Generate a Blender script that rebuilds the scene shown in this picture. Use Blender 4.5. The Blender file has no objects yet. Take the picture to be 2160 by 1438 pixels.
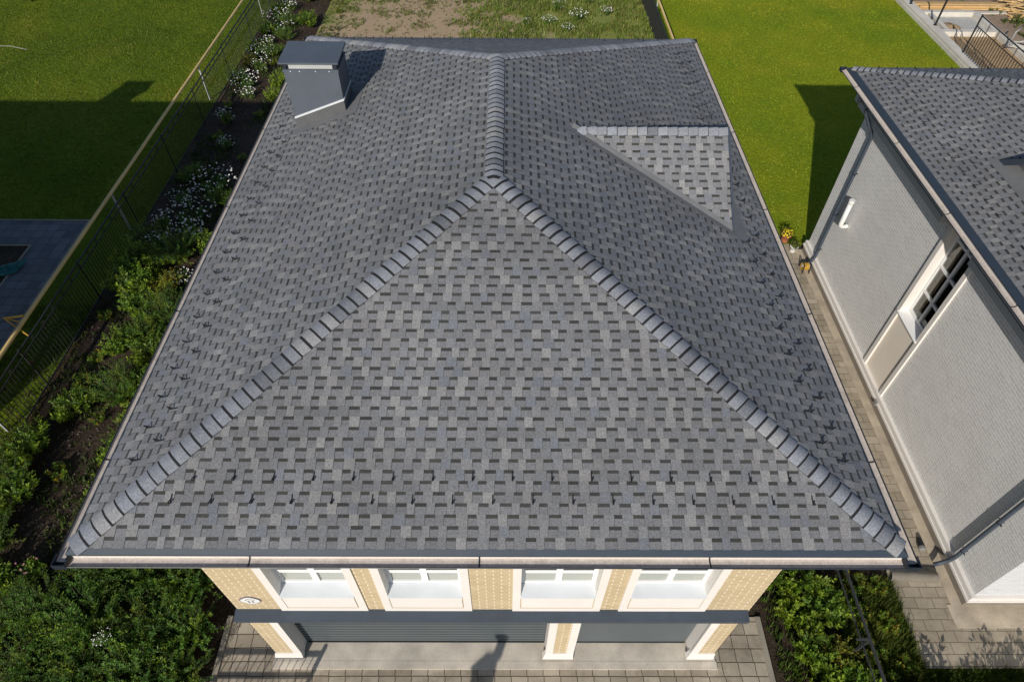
import bpy, math, random
from mathutils import Vector, Matrix

sc = bpy.context.scene
C = sc.collection
R = math.radians
# ------------------------------------------------------------------ camera
cam = bpy.data.objects.new("camera", bpy.data.cameras.new("camera"))
C.objects.link(cam)
cam.data.sensor_width = 36.0
cam.data.lens = 22.7126
cam.data.clip_start = 0.1
cam.data.clip_end = 2000
_r = Vector((0.999975765, -0.00048612, 0.006945034)).normalized()
_f = Vector((0.00553245, 0.66105789, -0.75031451)).normalized()
_u = _r.cross(_f).normalized()
cam.matrix_world = Matrix(((_r.x, _u.x, -_f.x, 0.2622627), (_r.y, _u.y, -_f.y, -3.7047692),
                           (_r.z, _u.z, -_f.z, 16.0608767), (0, 0, 0, 1)))
sc.camera = cam
# ------------------------------------------------------------------ sky, sun, exposure
SUN_AZ, SUN_EL = R(19.5), R(27.6)
sdir = Vector((-math.sin(SUN_AZ) * math.cos(SUN_EL), -math.cos(SUN_AZ) * math.cos(SUN_EL), math.sin(SUN_EL)))
world = bpy.data.worlds.new("World")
sc.world = world
world.use_nodes = True
wt = world.node_tree
bg = wt.nodes["Background"]
sky = wt.nodes.new("ShaderNodeTexSky")
sky.sky_type = 'NISHITA'
sky.sun_disc = False
sky.ozone_density = 2.2
sky.dust_density = 0.6
sky.sun_elevation = SUN_EL
sky.sun_rotation = math.atan2(sdir.x, sdir.y)
wt.links.new(sky.outputs[0], bg.inputs[0])
bg.inputs[1].default_value = 0.088
sun = bpy.data.objects.new("sun", bpy.data.lights.new("sun", 'SUN'))
C.objects.link(sun)
sun.data.energy = 4.2
sun.data.angle = R(0.53)
sun.data.color = (1.0, 0.94, 0.85)
sun.rotation_euler = (-sdir).to_track_quat('-Z', 'Y').to_euler()
sun.location = sdir * 60
sc.view_settings.view_transform = 'Standard'
sc.view_settings.look = 'None'
sc.view_settings.gamma = 1
sc.view_settings.exposure = 0.0
sc.render.engine = 'CYCLES'
sc.cycles.max_bounces = 6

# ------------------------------------------------------------------ node helpers
class NT:
    def __init__(s, name):
        s.m = bpy.data.materials.new(name)
        s.m.use_nodes = True
        s.t = s.m.node_tree
        s.b = s.t.nodes["Principled BSDF"]
    def n(s, typ, **kw):
        x = s.t.nodes.new(typ)
        for k, v in kw.items(): setattr(x, k, v)
        return x
    def put(s, sock, v):
        if isinstance(v, (int, float)): sock.default_value = v
        elif isinstance(v, (tuple, list)):
            sock.default_value = tuple(v) if len(v) == len(sock.default_value) else tuple(v) + (1,)
        else: s.t.links.new(v, sock)
    def M(s, op, a, b=0.0, c=0.0):
        x = s.n("ShaderNodeMath", operation=op)
        s.put(x.inputs[0], a); s.put(x.inputs[1], b)
        if op in ('MULTIPLY_ADD', 'SMOOTH_MAX'): s.put(x.inputs[2], c)
        return x.outputs[0]
    def mix(s, f, a, b, mode='MIX'):
        x = s.n("ShaderNodeMix", data_type='RGBA', blend_type=mode)
        s.put(x.inputs[0], f); s.put(x.inputs[6], a); s.put(x.inputs[7], b)
        return x.outputs[2]
    def pos(s):
        return s.n("ShaderNodeNewGeometry").outputs["Position"]
    def nrm(s):
        return s.n("ShaderNodeNewGeometry").outputs["True Normal"]
    def noise(s, scale, detail=3, rough=.55, vec=None, stretch=None):
        x = s.n("ShaderNodeTexNoise")
        x.inputs["Scale"].default_value = scale
        x.inputs["Detail"].default_value = detail
        x.inputs["Roughness"].default_value = rough
        v = vec if vec is not None else s.pos()
        if stretch:
            mp = s.n("ShaderNodeVectorMath", operation='MULTIPLY')
            s.t.links.new(v, mp.inputs[0]); mp.inputs[1].default_value = stretch
            v = mp.outputs[0]
        s.t.links.new(v, x.inputs["Vector"])
        return x.outputs["Fac"]
    def ramp(s, f, lo, hi, a=0.0, b=1.0):
        x = s.n("ShaderNodeMapRange")
        s.put(x.inputs[0], f)
        for i, v in zip((1, 2, 3, 4), (lo, hi, a, b)): x.inputs[i].default_value = v
        return x.outputs[0]
    def xyz(s, v):
        x = s.n("ShaderNodeSeparateXYZ"); s.t.links.new(v, x.inputs[0]); return x.outputs
    def comb(s, a, b, c=0.0):
        x = s.n("ShaderNodeCombineXYZ")
        for i, v in enumerate((a, b, c)): s.put(x.inputs[i], v)
        return x.outputs[0]
    def white(s, vec):
        x = s.n("ShaderNodeTexWhiteNoise", noise_dimensions='3D')
        s.t.links.new(vec, x.inputs["Vector"]); return x.outputs["Value"]
    def scale(s, col, f):
        x = s.n("ShaderNodeVectorMath", operation='SCALE')
        s.put(x.inputs[0], col if not isinstance(col, tuple) else col[:3]); s.put(x.inputs[3], f)
        return x.outputs[0]
    def bump(s, h, strength=.5, dist=.01):
        x = s.n("ShaderNodeBump")
        x.inputs["Strength"].default_value = strength
        x.inputs["Distance"].default_value = dist
        s.put(x.inputs["Height"], h)
        s.t.links.new(x.outputs[0], s.b.inputs["Normal"])
    def done(s, col, rough=.8, metal=0.0, spec=None):
        s.put(s.b.inputs["Base Color"], col)
        s.put(s.b.inputs["Roughness"], rough)
        s.b.inputs["Metallic"].default_value = metal
        if spec is not None: s.b.inputs["Specular IOR Level"].default_value = spec
        return s.m

MAT = {}
def plain(name, col, rough=.6, var=.12, vs=3.0, fine=0.0, fs=80, metal=0.0, spec=None, bump=0):
    t = NT(name)
    f = t.ramp(t.noise(vs, 4), .3, .7, 1 - var, 1 + var)
    if fine:
        g = t.ramp(t.noise(fs, 2), .3, .7, 1 - fine, 1 + fine)
        f = t.M('MULTIPLY', f, g)
    if bump: t.bump(t.noise(fs, 3), .4, bump)
    MAT[name] = t.done(t.scale(col, f), rough, metal, spec)
def attr_mat(name, rough=.9, fine=.2, fs=110, big=.1, bs=.7, spec=.3, bump=0.0, trans=0.0):
    t = NT(name)
    a = t.n("ShaderNodeAttribute", attribute_name="col").outputs["Color"]
    f = t.ramp(t.noise(bs, 4), .3, .7, 1 - big, 1 + big)
    if fine:
        g = t.ramp(t.noise(fs, 2, .7), .28, .72, 1 - fine, 1 + fine)
        f = t.M('MULTIPLY', f, g)
    if bump: t.bump(t.noise(fs, 2), .5, bump)
    c = t.scale(a, f)
    m = t.done(c, rough, 0, spec)
    if trans:
        tr = t.n("ShaderNodeBsdfTranslucent"); t.put(tr.inputs[0], c)
        mx = t.n("ShaderNodeMixShader"); mx.inputs[0].default_value = trans
        t.t.links.new(t.b.outputs[0], mx.inputs[1]); t.t.links.new(tr.outputs[0], mx.inputs[2])
        t.t.links.new(mx.outputs[0], t.t.nodes["Material Output"].inputs[0])
    MAT[name] = m
def masonry(name, bw, bh, vj, hj, hstr, cols, mortar, offs=.5, horizontal=False, rough=.85, stain=.15,
            stain_col=None, bump=.004, cellvar=.12):
    """running-bond units drawn from world position: walls (u along the wall, v up) or paving (u=x, v=y)"""
    t = NT(name)
    p = t.xyz(t.pos())
    if horizontal:
        u, v = p[0], p[1]
    else:
        nn = t.xyz(t.nrm())
        u = t.M('ADD', t.M('MULTIPLY', p[0], t.M('ABSOLUTE', nn[1])), t.M('MULTIPLY', p[1], t.M('ABSOLUTE', nn[0])))
        v = p[2]
    if horizontal:
        w = t.noise(1.3, 2); u = t.M('ADD', u, t.M('MULTIPLY', w, .05)); v = t.M('ADD', v, t.M('MULTIPLY', t.noise(1.7, 2), .04))
    vr = t.M('DIVIDE', v, bh); row = t.M('FLOOR', vr)
    ur = t.M('ADD', t.M('DIVIDE', u, bw), t.M('MULTIPLY', row, offs)); ci = t.M('FLOOR', ur)
    fu = t.M('FRACT', ur); fv = t.M('FRACT', vr)
    mu = t.M('LESS_THAN', fu, vj / bw); mv = t.M('LESS_THAN', fv, hj / bh)
    mort = t.M('MAXIMUM', mu, t.M('MULTIPLY', mv, hstr))
    rnd = t.white(t.comb(ci, row, 3.7))
    col = t.mix(rnd, cols[0], cols[1])
    col = t.scale(col, t.ramp(t.white(t.comb(row, ci, 9.1)), 0, 1, 1 - cellvar, 1 + cellvar))
    st = t.ramp(t.noise(.9, 5, .65), .3, .75, 1 + stain, 1 - stain)
    fine = t.ramp(t.noise(45, 3), .3, .7, .9, 1.1)
    col = t.mix(mort, col, mortar)
    if stain_col:
        col = t.mix(t.ramp(t.noise(1.6, 5, .7), .5, .75, 0, .65), col, stain_col)
    col = t.scale(col, t.M('MULTIPLY', st, fine))
    t.bump(t.M('SUBTRACT', t.M('MULTIPLY', t.noise(60, 2), .25), t.M('MAXIMUM', mu, mv)), .9, bump * 1.6)
    MAT[name] = t.done(col, rough, 0, .3)

attr_mat("shingle", .92, .34, 48, .13, .5, .25, .002)
attr_mat("leaf", .5, 0, 1, .18, 1.1, .35, 0, .38)
attr_mat("petal", .6, 0, 1, .05, 1, .3)
attr_mat("lumber", .75, .18, 30, .1, 2, .3)
plain("graphite_metal", (.05, .064, .086), .5, .08, 4, .04, 60, 0, .5)
plain("drip_metal", (.034, .048, .068), .55, .07, 4, .04, 60, 0, .3)
plain("chimney_metal", (.088, .103, .128), .5, .07, 2, .04, 50, 0, .45)
plain("dark_trim", (.018, .024, .036), .45, .1, 4)
plain("black_iron", (.018, .018, .02), .5, .1, 4)
t = NT("gutter_floor")
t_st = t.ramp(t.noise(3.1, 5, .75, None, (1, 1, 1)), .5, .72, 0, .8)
MAT["gutter_floor"] = t.done(t.scale(t.mix(t_st, (.56, .49, .425), (.36, .30, .25)), t.ramp(t.noise(26, 3), .3, .7, .86, 1.14)), .8)  # darker tone for the gutter bottom faces, with dirt blotches
t = NT("cream_gutter")
t_st = t.ramp(t.noise(2.3, 5, .7), .55, .72, 0, .7)
MAT["cream_gutter"] = t.done(t.scale(t.mix(t_st, (.62, .555, .49), (.44, .375, .315)), t.ramp(t.noise(30, 2), .3, .7, .95, 1.05)), .5)
plain("white_trim", (.74, .70, .655), .6, .025, 2, .02, 60)
plain("white_frame", (.80, .80, .79), .4, .02, 2)
plain("sill_metal", (.66, .69, .72), .4, .05, 2)
plain("white_paint", (.72, .72, .70), .5, .06, 5)
plain("beige_panel", (.80, .725, .625), .6, .03, 1)
plain("flashing_sheet", (.145, .148, .153), .9, .1, 3, .22, 120)
plain("flashing_dimmed", (.10, .102, .105), .9, .08, 3, .2, 90)  # same sheet darkened for upright faces, offsetting the stronger sun there
plain("old_iron", (.035, .037, .04), .6, .2, 6)
plain("flashing_light", (.62, .64, .66), .4, .05, 6)
plain("cornice_grey", (.42, .43, .42), .6, .05, 2)
plain("soffit", (.12, .125, .13), .7, .05, 2)
plain("concrete", (.56, .505, .425), .9, .27, 1.3, .14, 40, 0, .2, .004)
plain("path_concrete", (.46, .39, .295), .9, .25, 1.6, .14, 40, 0, .2, .004)
plain("pale_concrete", (.60, .56, .49), .9, .14, 1.3, .1, 30, 0, .2, .004)
plain("plinth_stone", (.22, .19, .155), .9, .1, 1.5, .08, 50)
plain("kerb_stone", (.30, .265, .21), .9, .15, 2, .1, 40)
plain("pipe_paint", (.70, .49, .19), .5, .14, 1.2)
plain("yellow_paint", (.52, .30, .03), .45, .1, 6)
plain("grey_post", (.42, .43, .42), .6, .15, 4)
plain("bark", (.06, .045, .03), .9, .3, 20)
plain("twig", (.07, .075, .03), .8, .2, 12)
plain("terracotta", (.42, .14, .07), .8, .1, 8)
plain("teal_plastic", (.01, .14, .13), .45, .12, 5)
plain("hose_white", (.46, .44, .40), .6, .08, 5)
plain("lens_grey", (.22, .22, .21), .4, .1, 8)
plain("tan_backing", (.50, .36, .19), .7, .04, 2)
plain("blind_glass", (.34, .355, .315), .08, .05, 1.5, 0, 1, 0, .6)
plain("dark_room", (.03, .027, .022), .9, .2, 2)
plain("curtain", (.52, .40, .25), .8, .08, 6)
plain("ink", (.14, .12, .16), .7, .1, 20)
plain("render_wall", (.55, .5, .42), .9, .06, 1)
masonry("tan_brick", .285, .083, .026, .010, .45, ((.475, .375, .232), (.515, .41, .258)), (.70, .59, .42), .5, stain=.04, cellvar=.05, bump=.003)
masonry("grey_brick", .25, .085, .016, .024, .8, ((.60, .59, .57), (.645, .635, .615)), (.86, .85, .83), .5, stain=.04, cellvar=.05, bump=.002)
masonry("brown_paver", .375, .30, .016, .018, 1, ((.33, .28, .215), (.42, .365, .285)), (.07, .058, .04), .06, True, .95, .3, (.13, .10, .07), .006, .13)
masonry("path_paver", .42, .26, .012, .012, 1, ((.31, .262, .195), (.385, .33, .25)), (.11, .09, .062), .5, True, .95, .25, (.19, .15, .10), .005, .1)
masonry("slate_paver", .40, .40, .016, .016, 1, ((.115, .122, .135), (.16, .167, .182)), (.06, .062, .07), .0, True, .9, .15, None, .005, .14)

def ground_mat(name, stops, scale, fine_scale, fine, bump, extra=None, stretch=None):
    t = NT(name)
    a = t.noise(scale, 6, .62, None, stretch)
    r = t.n("ShaderNodeValToRGB")
    r.color_ramp.elements[0].position = stops[0][0]; r.color_ramp.elements[0].color = tuple(stops[0][1]) + (1,)
    r.color_ramp.elements[1].position = stops[-1][0]; r.color_ramp.elements[1].color = tuple(stops[-1][1]) + (1,)
    for p, c in stops[1:-1]:
        e = r.color_ramp.elements.new(p); e.color = tuple(c) + (1,)
    t.t.links.new(a, r.inputs[0])
    col = r.outputs[0]
    if extra:
        c2, sc2, lo, hi, mx = extra
        col = t.mix(t.ramp(t.noise(sc2, 5, .6), lo, hi, 0, mx), col, c2)
    f1 = t.noise(fine_scale, 3, .7)
    f2 = t.noise(fine_scale * 3.7, 2, .6)
    g = t.M('MULTIPLY', t.ramp(f1, .28, .72, 1 - fine, 1 + fine), t.ramp(f2, .28, .72, 1 - fine * .7, 1 + fine * .7))
    col = t.scale(col, g)
    t.bump(t.M('ADD', f1, t.M('MULTIPLY', f2, .5)), .9, bump)
    MAT[name] = t.done(col, .95, 0, .15)
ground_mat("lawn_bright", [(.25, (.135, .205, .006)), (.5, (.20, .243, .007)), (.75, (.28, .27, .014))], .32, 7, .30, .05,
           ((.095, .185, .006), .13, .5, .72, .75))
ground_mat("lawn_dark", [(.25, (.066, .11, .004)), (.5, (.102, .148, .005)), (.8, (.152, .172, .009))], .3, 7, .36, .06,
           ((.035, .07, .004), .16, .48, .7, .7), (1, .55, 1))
ground_mat("soil", [(.2, (.028, .019, .013)), (.5, (.05, .036, .025)), (.8, (.085, .062, .042))], .9, 10, .35, .05)
ground_mat("dry_dirt", [(.25, (.22, .15, .085)), (.5, (.31, .215, .125)), (.75, (.38, .275, .17))], .8, 7, .22, .05,
           ((.12, .14, .03), .6, .5, .66, .85))
ground_mat("meadow", [(.25, (.085, .12, .02)), (.55, (.15, .18, .03)), (.8, (.24, .20, .09))], .9, 9, .35, .06)
t = NT("yard")
p = t.xyz(t.pos()); n1 = t.noise(.55, 6, .65)
d1 = t.mix(t.noise(1.1, 5, .6), (.34, .24, .145), (.48, .36, .235))
g1 = t.mix(t.noise(1.3, 5, .6), (.13, .19, .025), (.30, .28, .09))
edge = t.M('ADD', t.M('MULTIPLY', t.M('ABSOLUTE', t.M('ADD', p[0], 4.6)), .19), t.M('MULTIPLY', t.M('SUBTRACT', p[1], 36.5), .11))
f = t.ramp(t.M('ADD', edge, t.M('MULTIPLY', t.M('SUBTRACT', n1, .5), 2.2)), .75, 1.15)
f1 = t.noise(8, 3, .7)
t.bump(f1, .9, .05)
MAT["yard"] = t.done(t.scale(t.mix(f, d1, g1), t.ramp(f1, .28, .72, .72, 1.28)), .95, 0, .15)
ground_mat("building_sand", [(.25, (.30, .20, .11)), (.6, (.42, .29, .16)), (.8, (.34, .26, .18))], .9, 6, .2, .05)
ground_mat("gravel", [(.3, (.42, .41, .38)), (.7, (.55, .53, .49))], 1.2, 14, .2, .03)
ground_mat("trodden_earth", [(.25, (.22, .155, .11)), (.5, (.30, .22, .16)), (.8, (.36, .27, .19))], .5, 6, .2, .04,
           ((.10, .13, .03), 1.1, .56, .68, .8))
# glass one can look through
t = NT("clear_glass")
tr = t.n("ShaderNodeBsdfTransparent"); tr.inputs[0].default_value = (.75, .77, .76, 1)
gl = t.n("ShaderNodeBsdfGlossy"); gl.inputs["Roughness"].default_value = .03
mx = t.n("ShaderNodeMixShader"); mx.inputs[0].default_value = .12
t.t.links.new(tr.outputs[0], mx.inputs[1]); t.t.links.new(gl.outputs[0], mx.inputs[2])
t.t.links.new(mx.outputs[0], t.t.nodes["Material Output"].inputs[0])
MAT["clear_glass"] = t.m

# ------------------------------------------------------------------ mesh helpers (world coordinates)
def tag(o, label=None, cat=None, group=None, kind=None):
    if label: o["label"] = label
    if cat: o["category"] = cat
    if group: o["group"] = group
    if kind: o["kind"] = kind
    return o
def thing(name, loc, label, cat, group=None):
    o = bpy.data.objects.new(name, None)
    o.empty_display_size = .2
    C.objects.link(o); o.location = loc
    return tag(o, label, cat, group)
def base_loc(o):
    p = Vector((0, 0, 0))
    while o is not None:
        p += o.location; o = o.parent
    return p
class MB:
    def __init__(s): s.v = []; s.f = []; s.mi = []; s.c = []; s.cur = 0; s.col = None
    def face(s, pts, col=None):
        i = len(s.v); s.v.extend([tuple(p) for p in pts]); s.f.append(tuple(range(i, i + len(pts))))
        s.mi.append(s.cur); s.c.append(col or s.col or (1, 1, 1)); return s
    def box(s, x0, x1, y0, y1, z0, z1):
        P = [(x, y, z) for z in (z0, z1) for y in (y0, y1) for x in (x0, x1)]
        for q in ((0, 2, 3, 1), (4, 5, 7, 6), (0, 1, 5, 4), (2, 6, 7, 3), (0, 4, 6, 2), (1, 3, 7, 5)):
            s.face([P[k] for k in q])
        return s
    def hexa(s, P):
        for q in ((0, 2, 3, 1), (4, 5, 7, 6), (0, 1, 5, 4), (2, 6, 7, 3), (0, 4, 6, 2), (1, 3, 7, 5)):
            s.face([P[k] for k in q])
        return s
    def obox(s, c, ax, ay, az):
        c, ax, ay, az = Vector(c), Vector(ax), Vector(ay), Vector(az)
        return s.hexa([c + ax * i + ay * j + az * k for k in (-1, 1) for j in (-1, 1) for i in (-1, 1)])
    def tube(s, pts, r, n=8, cap=True):
        pts = [Vector(p) for p in pts]; rr = r if isinstance(r, (list, tuple)) else [r] * len(pts)
        rings = []; prev = None
        for i, p in enumerate(pts):
            d = (pts[min(i + 1, len(pts) - 1)] - pts[max(i - 1, 0)]).normalized()
            if prev is None:
                a = d.orthogonal().normalized()
            else:
                a = (prev - d * prev.dot(d)); a = a.normalized() if a.length > 1e-6 else d.orthogonal().normalized()
            prev = a; b = d.cross(a)
            i0 = len(s.v)
            for k in range(n):
                th = 2 * math.pi * k / n
                s.v.append(tuple(p + (a * math.cos(th) + b * math.sin(th)) * rr[i]))
            rings.append(i0)
        for a0, b0 in zip(rings, rings[1:]):
            for k in range(n):
                s.f.append((a0 + k, a0 + (k + 1) % n, b0 + (k + 1) % n, b0 + k)); s.mi.append(s.cur); s.c.append(s.col or (1, 1, 1))
        if cap:
            for r0 in (rings[0], rings[-1]):
                s.f.append(tuple(r0 + k for k in range(n))); s.mi.append(s.cur); s.c.append(s.col or (1, 1, 1))
        return s
    def lathe(s, prof, c, n=20):
        c = Vector(c); rings = []
        for r, z in prof:
            i0 = len(s.v)
            for k in range(n):
                th = 2 * math.pi * k / n
                s.v.append((c.x + r * math.cos(th), c.y + r * math.sin(th), c.z + z))
            rings.append(i0)
        for a0, b0 in zip(rings, rings[1:]):
            for k in range(n):
                s.f.append((a0 + k, a0 + (k + 1) % n, b0 + (k + 1) % n, b0 + k)); s.mi.append(s.cur); s.c.append(s.col or (1, 1, 1))
        return s
    def build(s, name, mat, parent=None, smooth=False, bevel=0):
        me = bpy.data.meshes.new(name)
        off = base_loc(parent) if parent is not None else Vector((0, 0, 0))
        me.from_pydata([(x - off.x, y - off.y, z - off.z) for x, y, z in s.v], [], s.f)
        mats = mat if isinstance(mat, (list, tuple)) else [mat]
        for m in mats: me.materials.append(MAT[m])
        if len(mats) > 1: me.polygons.foreach_set("material_index", s.mi)
        if any(m in ("shingle", "leaf", "petal", "lumber") for m in mats):
            at = me.attributes.new("col", 'FLOAT_COLOR', 'FACE')
            flat = []
            for c in s.c: flat.extend((c[0], c[1], c[2], 1.0))
            at.data.foreach_set("color", flat)
        if smooth: me.polygons.foreach_set("use_smooth", [True] * len(me.polygons))
        me.update()
        o = bpy.data.objects.new(name, me); C.objects.link(o)
        if parent is not None: o.parent = parent
        if bevel:
            b = o.modifiers.new("bevel", 'BEVEL'); b.width = bevel; b.segments = 2; b.limit_method = 'ANGLE'
        return o
def lone(mb, name, mat, loc, label, cat, group=None, smooth=False, bevel=0):
    """one-mesh thing with its origin at its base"""
    loc = Vector(loc)
    mb.v = [(x - loc.x, y - loc.y, z - loc.z) for x, y, z in mb.v]
    o = mb.build(name, mat, None, smooth, bevel); o.location = loc
    return tag(o, label, cat, group)
def copy_tree(o, parent=None):
    c = o.copy(); C.objects.link(c); c.parent = parent
    for ch in list(o.children): copy_tree(ch, c)
    return c
def sheet(name, poly, z, mat, kind='structure'):
    m = MB(); m.face([(x, y, z) for x, y in poly])
    return tag(m.build(name, mat), kind=kind)
def rect(x0, x1, y0, y1): return [(x0, y0), (x1, y0), (x1, y1), (x0, y1)]
def clip(poly, a, b, c):        # keep a*u+b*v<=c
    out = []
    for i in range(len(poly)):
        p, q = poly[i], poly[(i + 1) % len(poly)]
        dp, dq = a * p[0] + b * p[1] - c, a * q[0] + b * q[1] - c
        if dp <= 0: out.append(p)
        if (dp < 0 < dq) or (dq < 0 < dp):
            k = dp / (dp - dq); out.append((p[0] + (q[0] - p[0]) * k, p[1] + (q[1] - p[1]) * k))
    return out

# ------------------------------------------------------------------ roofs
EXPO = .1545
def shingles(mb, O, U, V, poly, rng, tone=1.0, v_start=0.0):
    """laminated shingles: every course its own tilted strip, teeth standing proud of the under-layer"""
    O, U, V = Vector(O), Vector(U).normalized(), Vector(V).normalized()
    N = U.cross(V).normalized()
    if N.z < 0: N = -N
    hs = []
    cx = sum(p[0] for p in poly) / len(poly); cy = sum(p[1] for p in poly) / len(poly)
    for i in range(len(poly)):
        p, q = poly[i], poly[(i + 1) % len(poly)]
        a, b = q[1] - p[1], -(q[0] - p[0]); c = a * p[0] + b * p[1]
        if a * cx + b * cy > c: a, b, c = -a, -b, -c
        hs.append((a, b, c))
    u0, u1 = min(p[0] for p in poly), max(p[0] for p in poly)
    vmax = max(p[1] for p in poly)
    P = lambda u, v, h: O + U * u + V * v + N * h
    nrow = int(math.ceil((vmax - v_start) / EXPO))
    base = Vector((.180, .182, .189)) * tone
    mb.face([P(u, v, -.004) for u, v in poly], tuple(base))
    def put(ua, ub, va, vb, h, tilt, col, v0, edge):
        q = [(ua, va), (ub, va), (ub, vb), (ua, vb)]
        for a, b, c in hs:
            q = clip(q, a, b, c)
            if len(q) < 3: return
        mb.face([P(u, v, h + tilt * (1 - (v - v0) / EXPO)) for u, v in q], col)
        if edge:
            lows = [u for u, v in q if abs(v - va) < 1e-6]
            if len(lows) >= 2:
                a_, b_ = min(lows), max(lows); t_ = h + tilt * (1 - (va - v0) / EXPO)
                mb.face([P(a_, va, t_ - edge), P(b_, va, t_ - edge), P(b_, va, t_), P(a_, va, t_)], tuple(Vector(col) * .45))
    for j in range(nrow):
        v0 = v_start + j * EXPO; v1 = v0 + EXPO
        u = u0 - rng.random() * .28
        sh = 1.0; left = 0
        while u < u1:
            if left <= 0:
                sh = rng.uniform(.94, 1.06); left = rng.choice((3, 4, 4, 5))
            left -= 1
            cw = rng.uniform(.115, .175); tw = rng.uniform(.105, .165)
            k = rng.uniform(.95, 1.05) * sh
            cut = tuple(base * k * .97)
            bd = rng.uniform(.044, .054)
            put(u, u + cw, v0, v1 - bd, .003, .006, cut, v0, .006)
            put(u, u + cw, v1 - bd, v1, .0035, .006, tuple(Vector((.050, .050, .047)) * rng.uniform(.85, 1.3)), v0, 0)
            tab_shade = tuple(base * .48)  # shadow lines down the tab sides, painted as thin dark strips
            put(u, u + .005, v0, v1 - bd, .0048, .006, tab_shade, v0, 0); put(u + cw - .004, u + cw, v0, v1 - bd, .0048, .006, tab_shade, v0, 0)
            r = rng.random()
            if r < .40: c = base * rng.uniform(.95, 1.1) * sh
            elif r < .62: c = Vector((.212, .212, .216)) * tone * rng.uniform(.92, 1.08)
            elif r < .72: c = Vector((.170, .177, .197)) * tone * rng.uniform(.92, 1.08)
            elif r < .83: c = Vector((.215, .210, .210)) * tone * rng.uniform(.92, 1.08)
            else: c = Vector((.242, .239, .235)) * tone * rng.uniform(.9, 1.08)
            put(u + cw, u + cw + tw, v0, v1, .0085, .006, tuple(c), v0, .012)
            u += cw + tw
def caps(mb, A, B, nL, nR, expo, half, rng, flip=False, peak=.0, lip=.024, strip=.036):
    """overlapping ridge caps laid from A up to B; nL/nR are the downhill directions of the two slopes"""
    A, B = Vector(A), Vector(B); D = (B - A); Ln = D.length; D.normalize()
    sL = (Vector(nL) - D * Vector(nL).dot(D)).normalized(); sR = (Vector(nR) - D * Vector(nR).dot(D)).normalized()
    upv = D.cross(sL.cross(D)); n = -(sL + sR); upv = (n - D * n.dot(D))
    upv = upv.normalized() if upv.length > 1e-4 else Vector((0, 0, 1))
    if upv.z < 0: upv = -upv
    cnt = max(1, int(round(Ln / expo))); e = Ln / cnt
    def ring(d, h, w=1.0):
        pts = []
        for k in range(9):
            x = (k - 4) / 4.0
            s = sL if x < 0 else sR
            a = abs(x) * half * w
            rise = .020 - .045 * (math.sqrt(x * x + .09) - abs(x)) - .012 * x ** 4
            pts.append(A + D * d + s * a + upv * (rise + h + peak))
        return pts
    for i in range(cnt):
        d0, d1 = i * e, (i + 1) * e
        if flip: lo_d, hi_d, lh, hh = d1, d0, .021, .012
        else: lo_d, hi_d, lh, hh = d0, d1, .030, .012
        r = rng.random()
        c = Vector((.246, .256, .282)) * rng.uniform(.9, 1.1)
        if r < .16: c *= .72
        elif r > .86: c = Vector((.30, .30, .302))
        w = rng.uniform(.97, 1.03); sk = rng.uniform(-.006, .006)
        sgn = 1 if hi_d > lo_d else -1
        lo = ring(lo_d + sk, lh, w); hi = ring(hi_d + sgn * -strip + sk, hh, w); hi2 = ring(hi_d + sgn * .03, hh - .008, w)
        lob = ring(lo_d + sk, lh - lip, w)
        for k in range(8):
            kk = c * rng.uniform(.97, 1.03)
            mb.face((lo[k], lo[k + 1], hi[k + 1], hi[k]), tuple(kk))
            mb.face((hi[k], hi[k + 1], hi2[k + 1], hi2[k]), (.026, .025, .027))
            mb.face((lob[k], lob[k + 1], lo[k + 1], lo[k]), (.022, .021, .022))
        for k in (0, 8):
            dn = [p - upv * .02 for p in (lo[k], hi[k])]
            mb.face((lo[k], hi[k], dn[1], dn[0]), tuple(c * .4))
def guard_mesh(mb, p, up, side, nrm, s=.86):
    """snow guard: flat strap nailed up the slope, its low end bent up into a triangular loop"""
    p, up, side, nrm = Vector(p), Vector(up), Vector(side), Vector(nrm)
    p = p + nrm * .016
    def bar(a, b, w=.0105, t=.005):
        d = (b - a); n_ = d.cross(side).normalized()
        mb.obox((a + b) / 2, d / 2, side * w * s, n_ * t)
    a0, a1 = p - up * .03 * s, p + up * .15 * s
    top = p - up * .035 * s + nrm * .105 * s
    bar(a0, a1); bar(a0, top); bar(top, p + up * .055 * s)
def gutter_profile(mb_in, mb_out, A, B, out, r=.072, drop=.055, off=.125):
    A, B, out = Vector(A), Vector(B), Vector(out)
    z = Vector((0, 0, 1))
    c = lambda P: P + out * off - z * drop
    for mb, d in ((mb_in, 0), (mb_out, .009)):
        pr = gut_prof(r, d)
        for q_, ((xa, za), (xb, zb)) in enumerate(zip(pr, pr[1:])):
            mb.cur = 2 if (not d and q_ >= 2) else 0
            f = lambda P, x_, z_: c(P) + out * x_ + z * z_
            mb.face((f(A, xa, za), f(B, xa, za), f(B, xb, zb), f(A, xb, zb)))
    mb_out.tube([c(A) - out * (r + .004), c(B) - out * (r + .004)], .008, 6)
    mb_out.tube([c(A) + out * (r + .008) - z * .036, c(B) + out * (r + .008) - z * .036], .011, 6)
def gut_prof(r, d):
    return [(-r - d, .0), (-r * .95 - d, -.035 - d * .5), (-r * .78 - d * .5, -.052 - d), (-r * .4, -.060 - d), (r * .2, -.062 - d), (r * .72 + d * .5, -.056 - d), (r * .95 + d, -.046 - d * .5), (r + d, -.036)]
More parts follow.
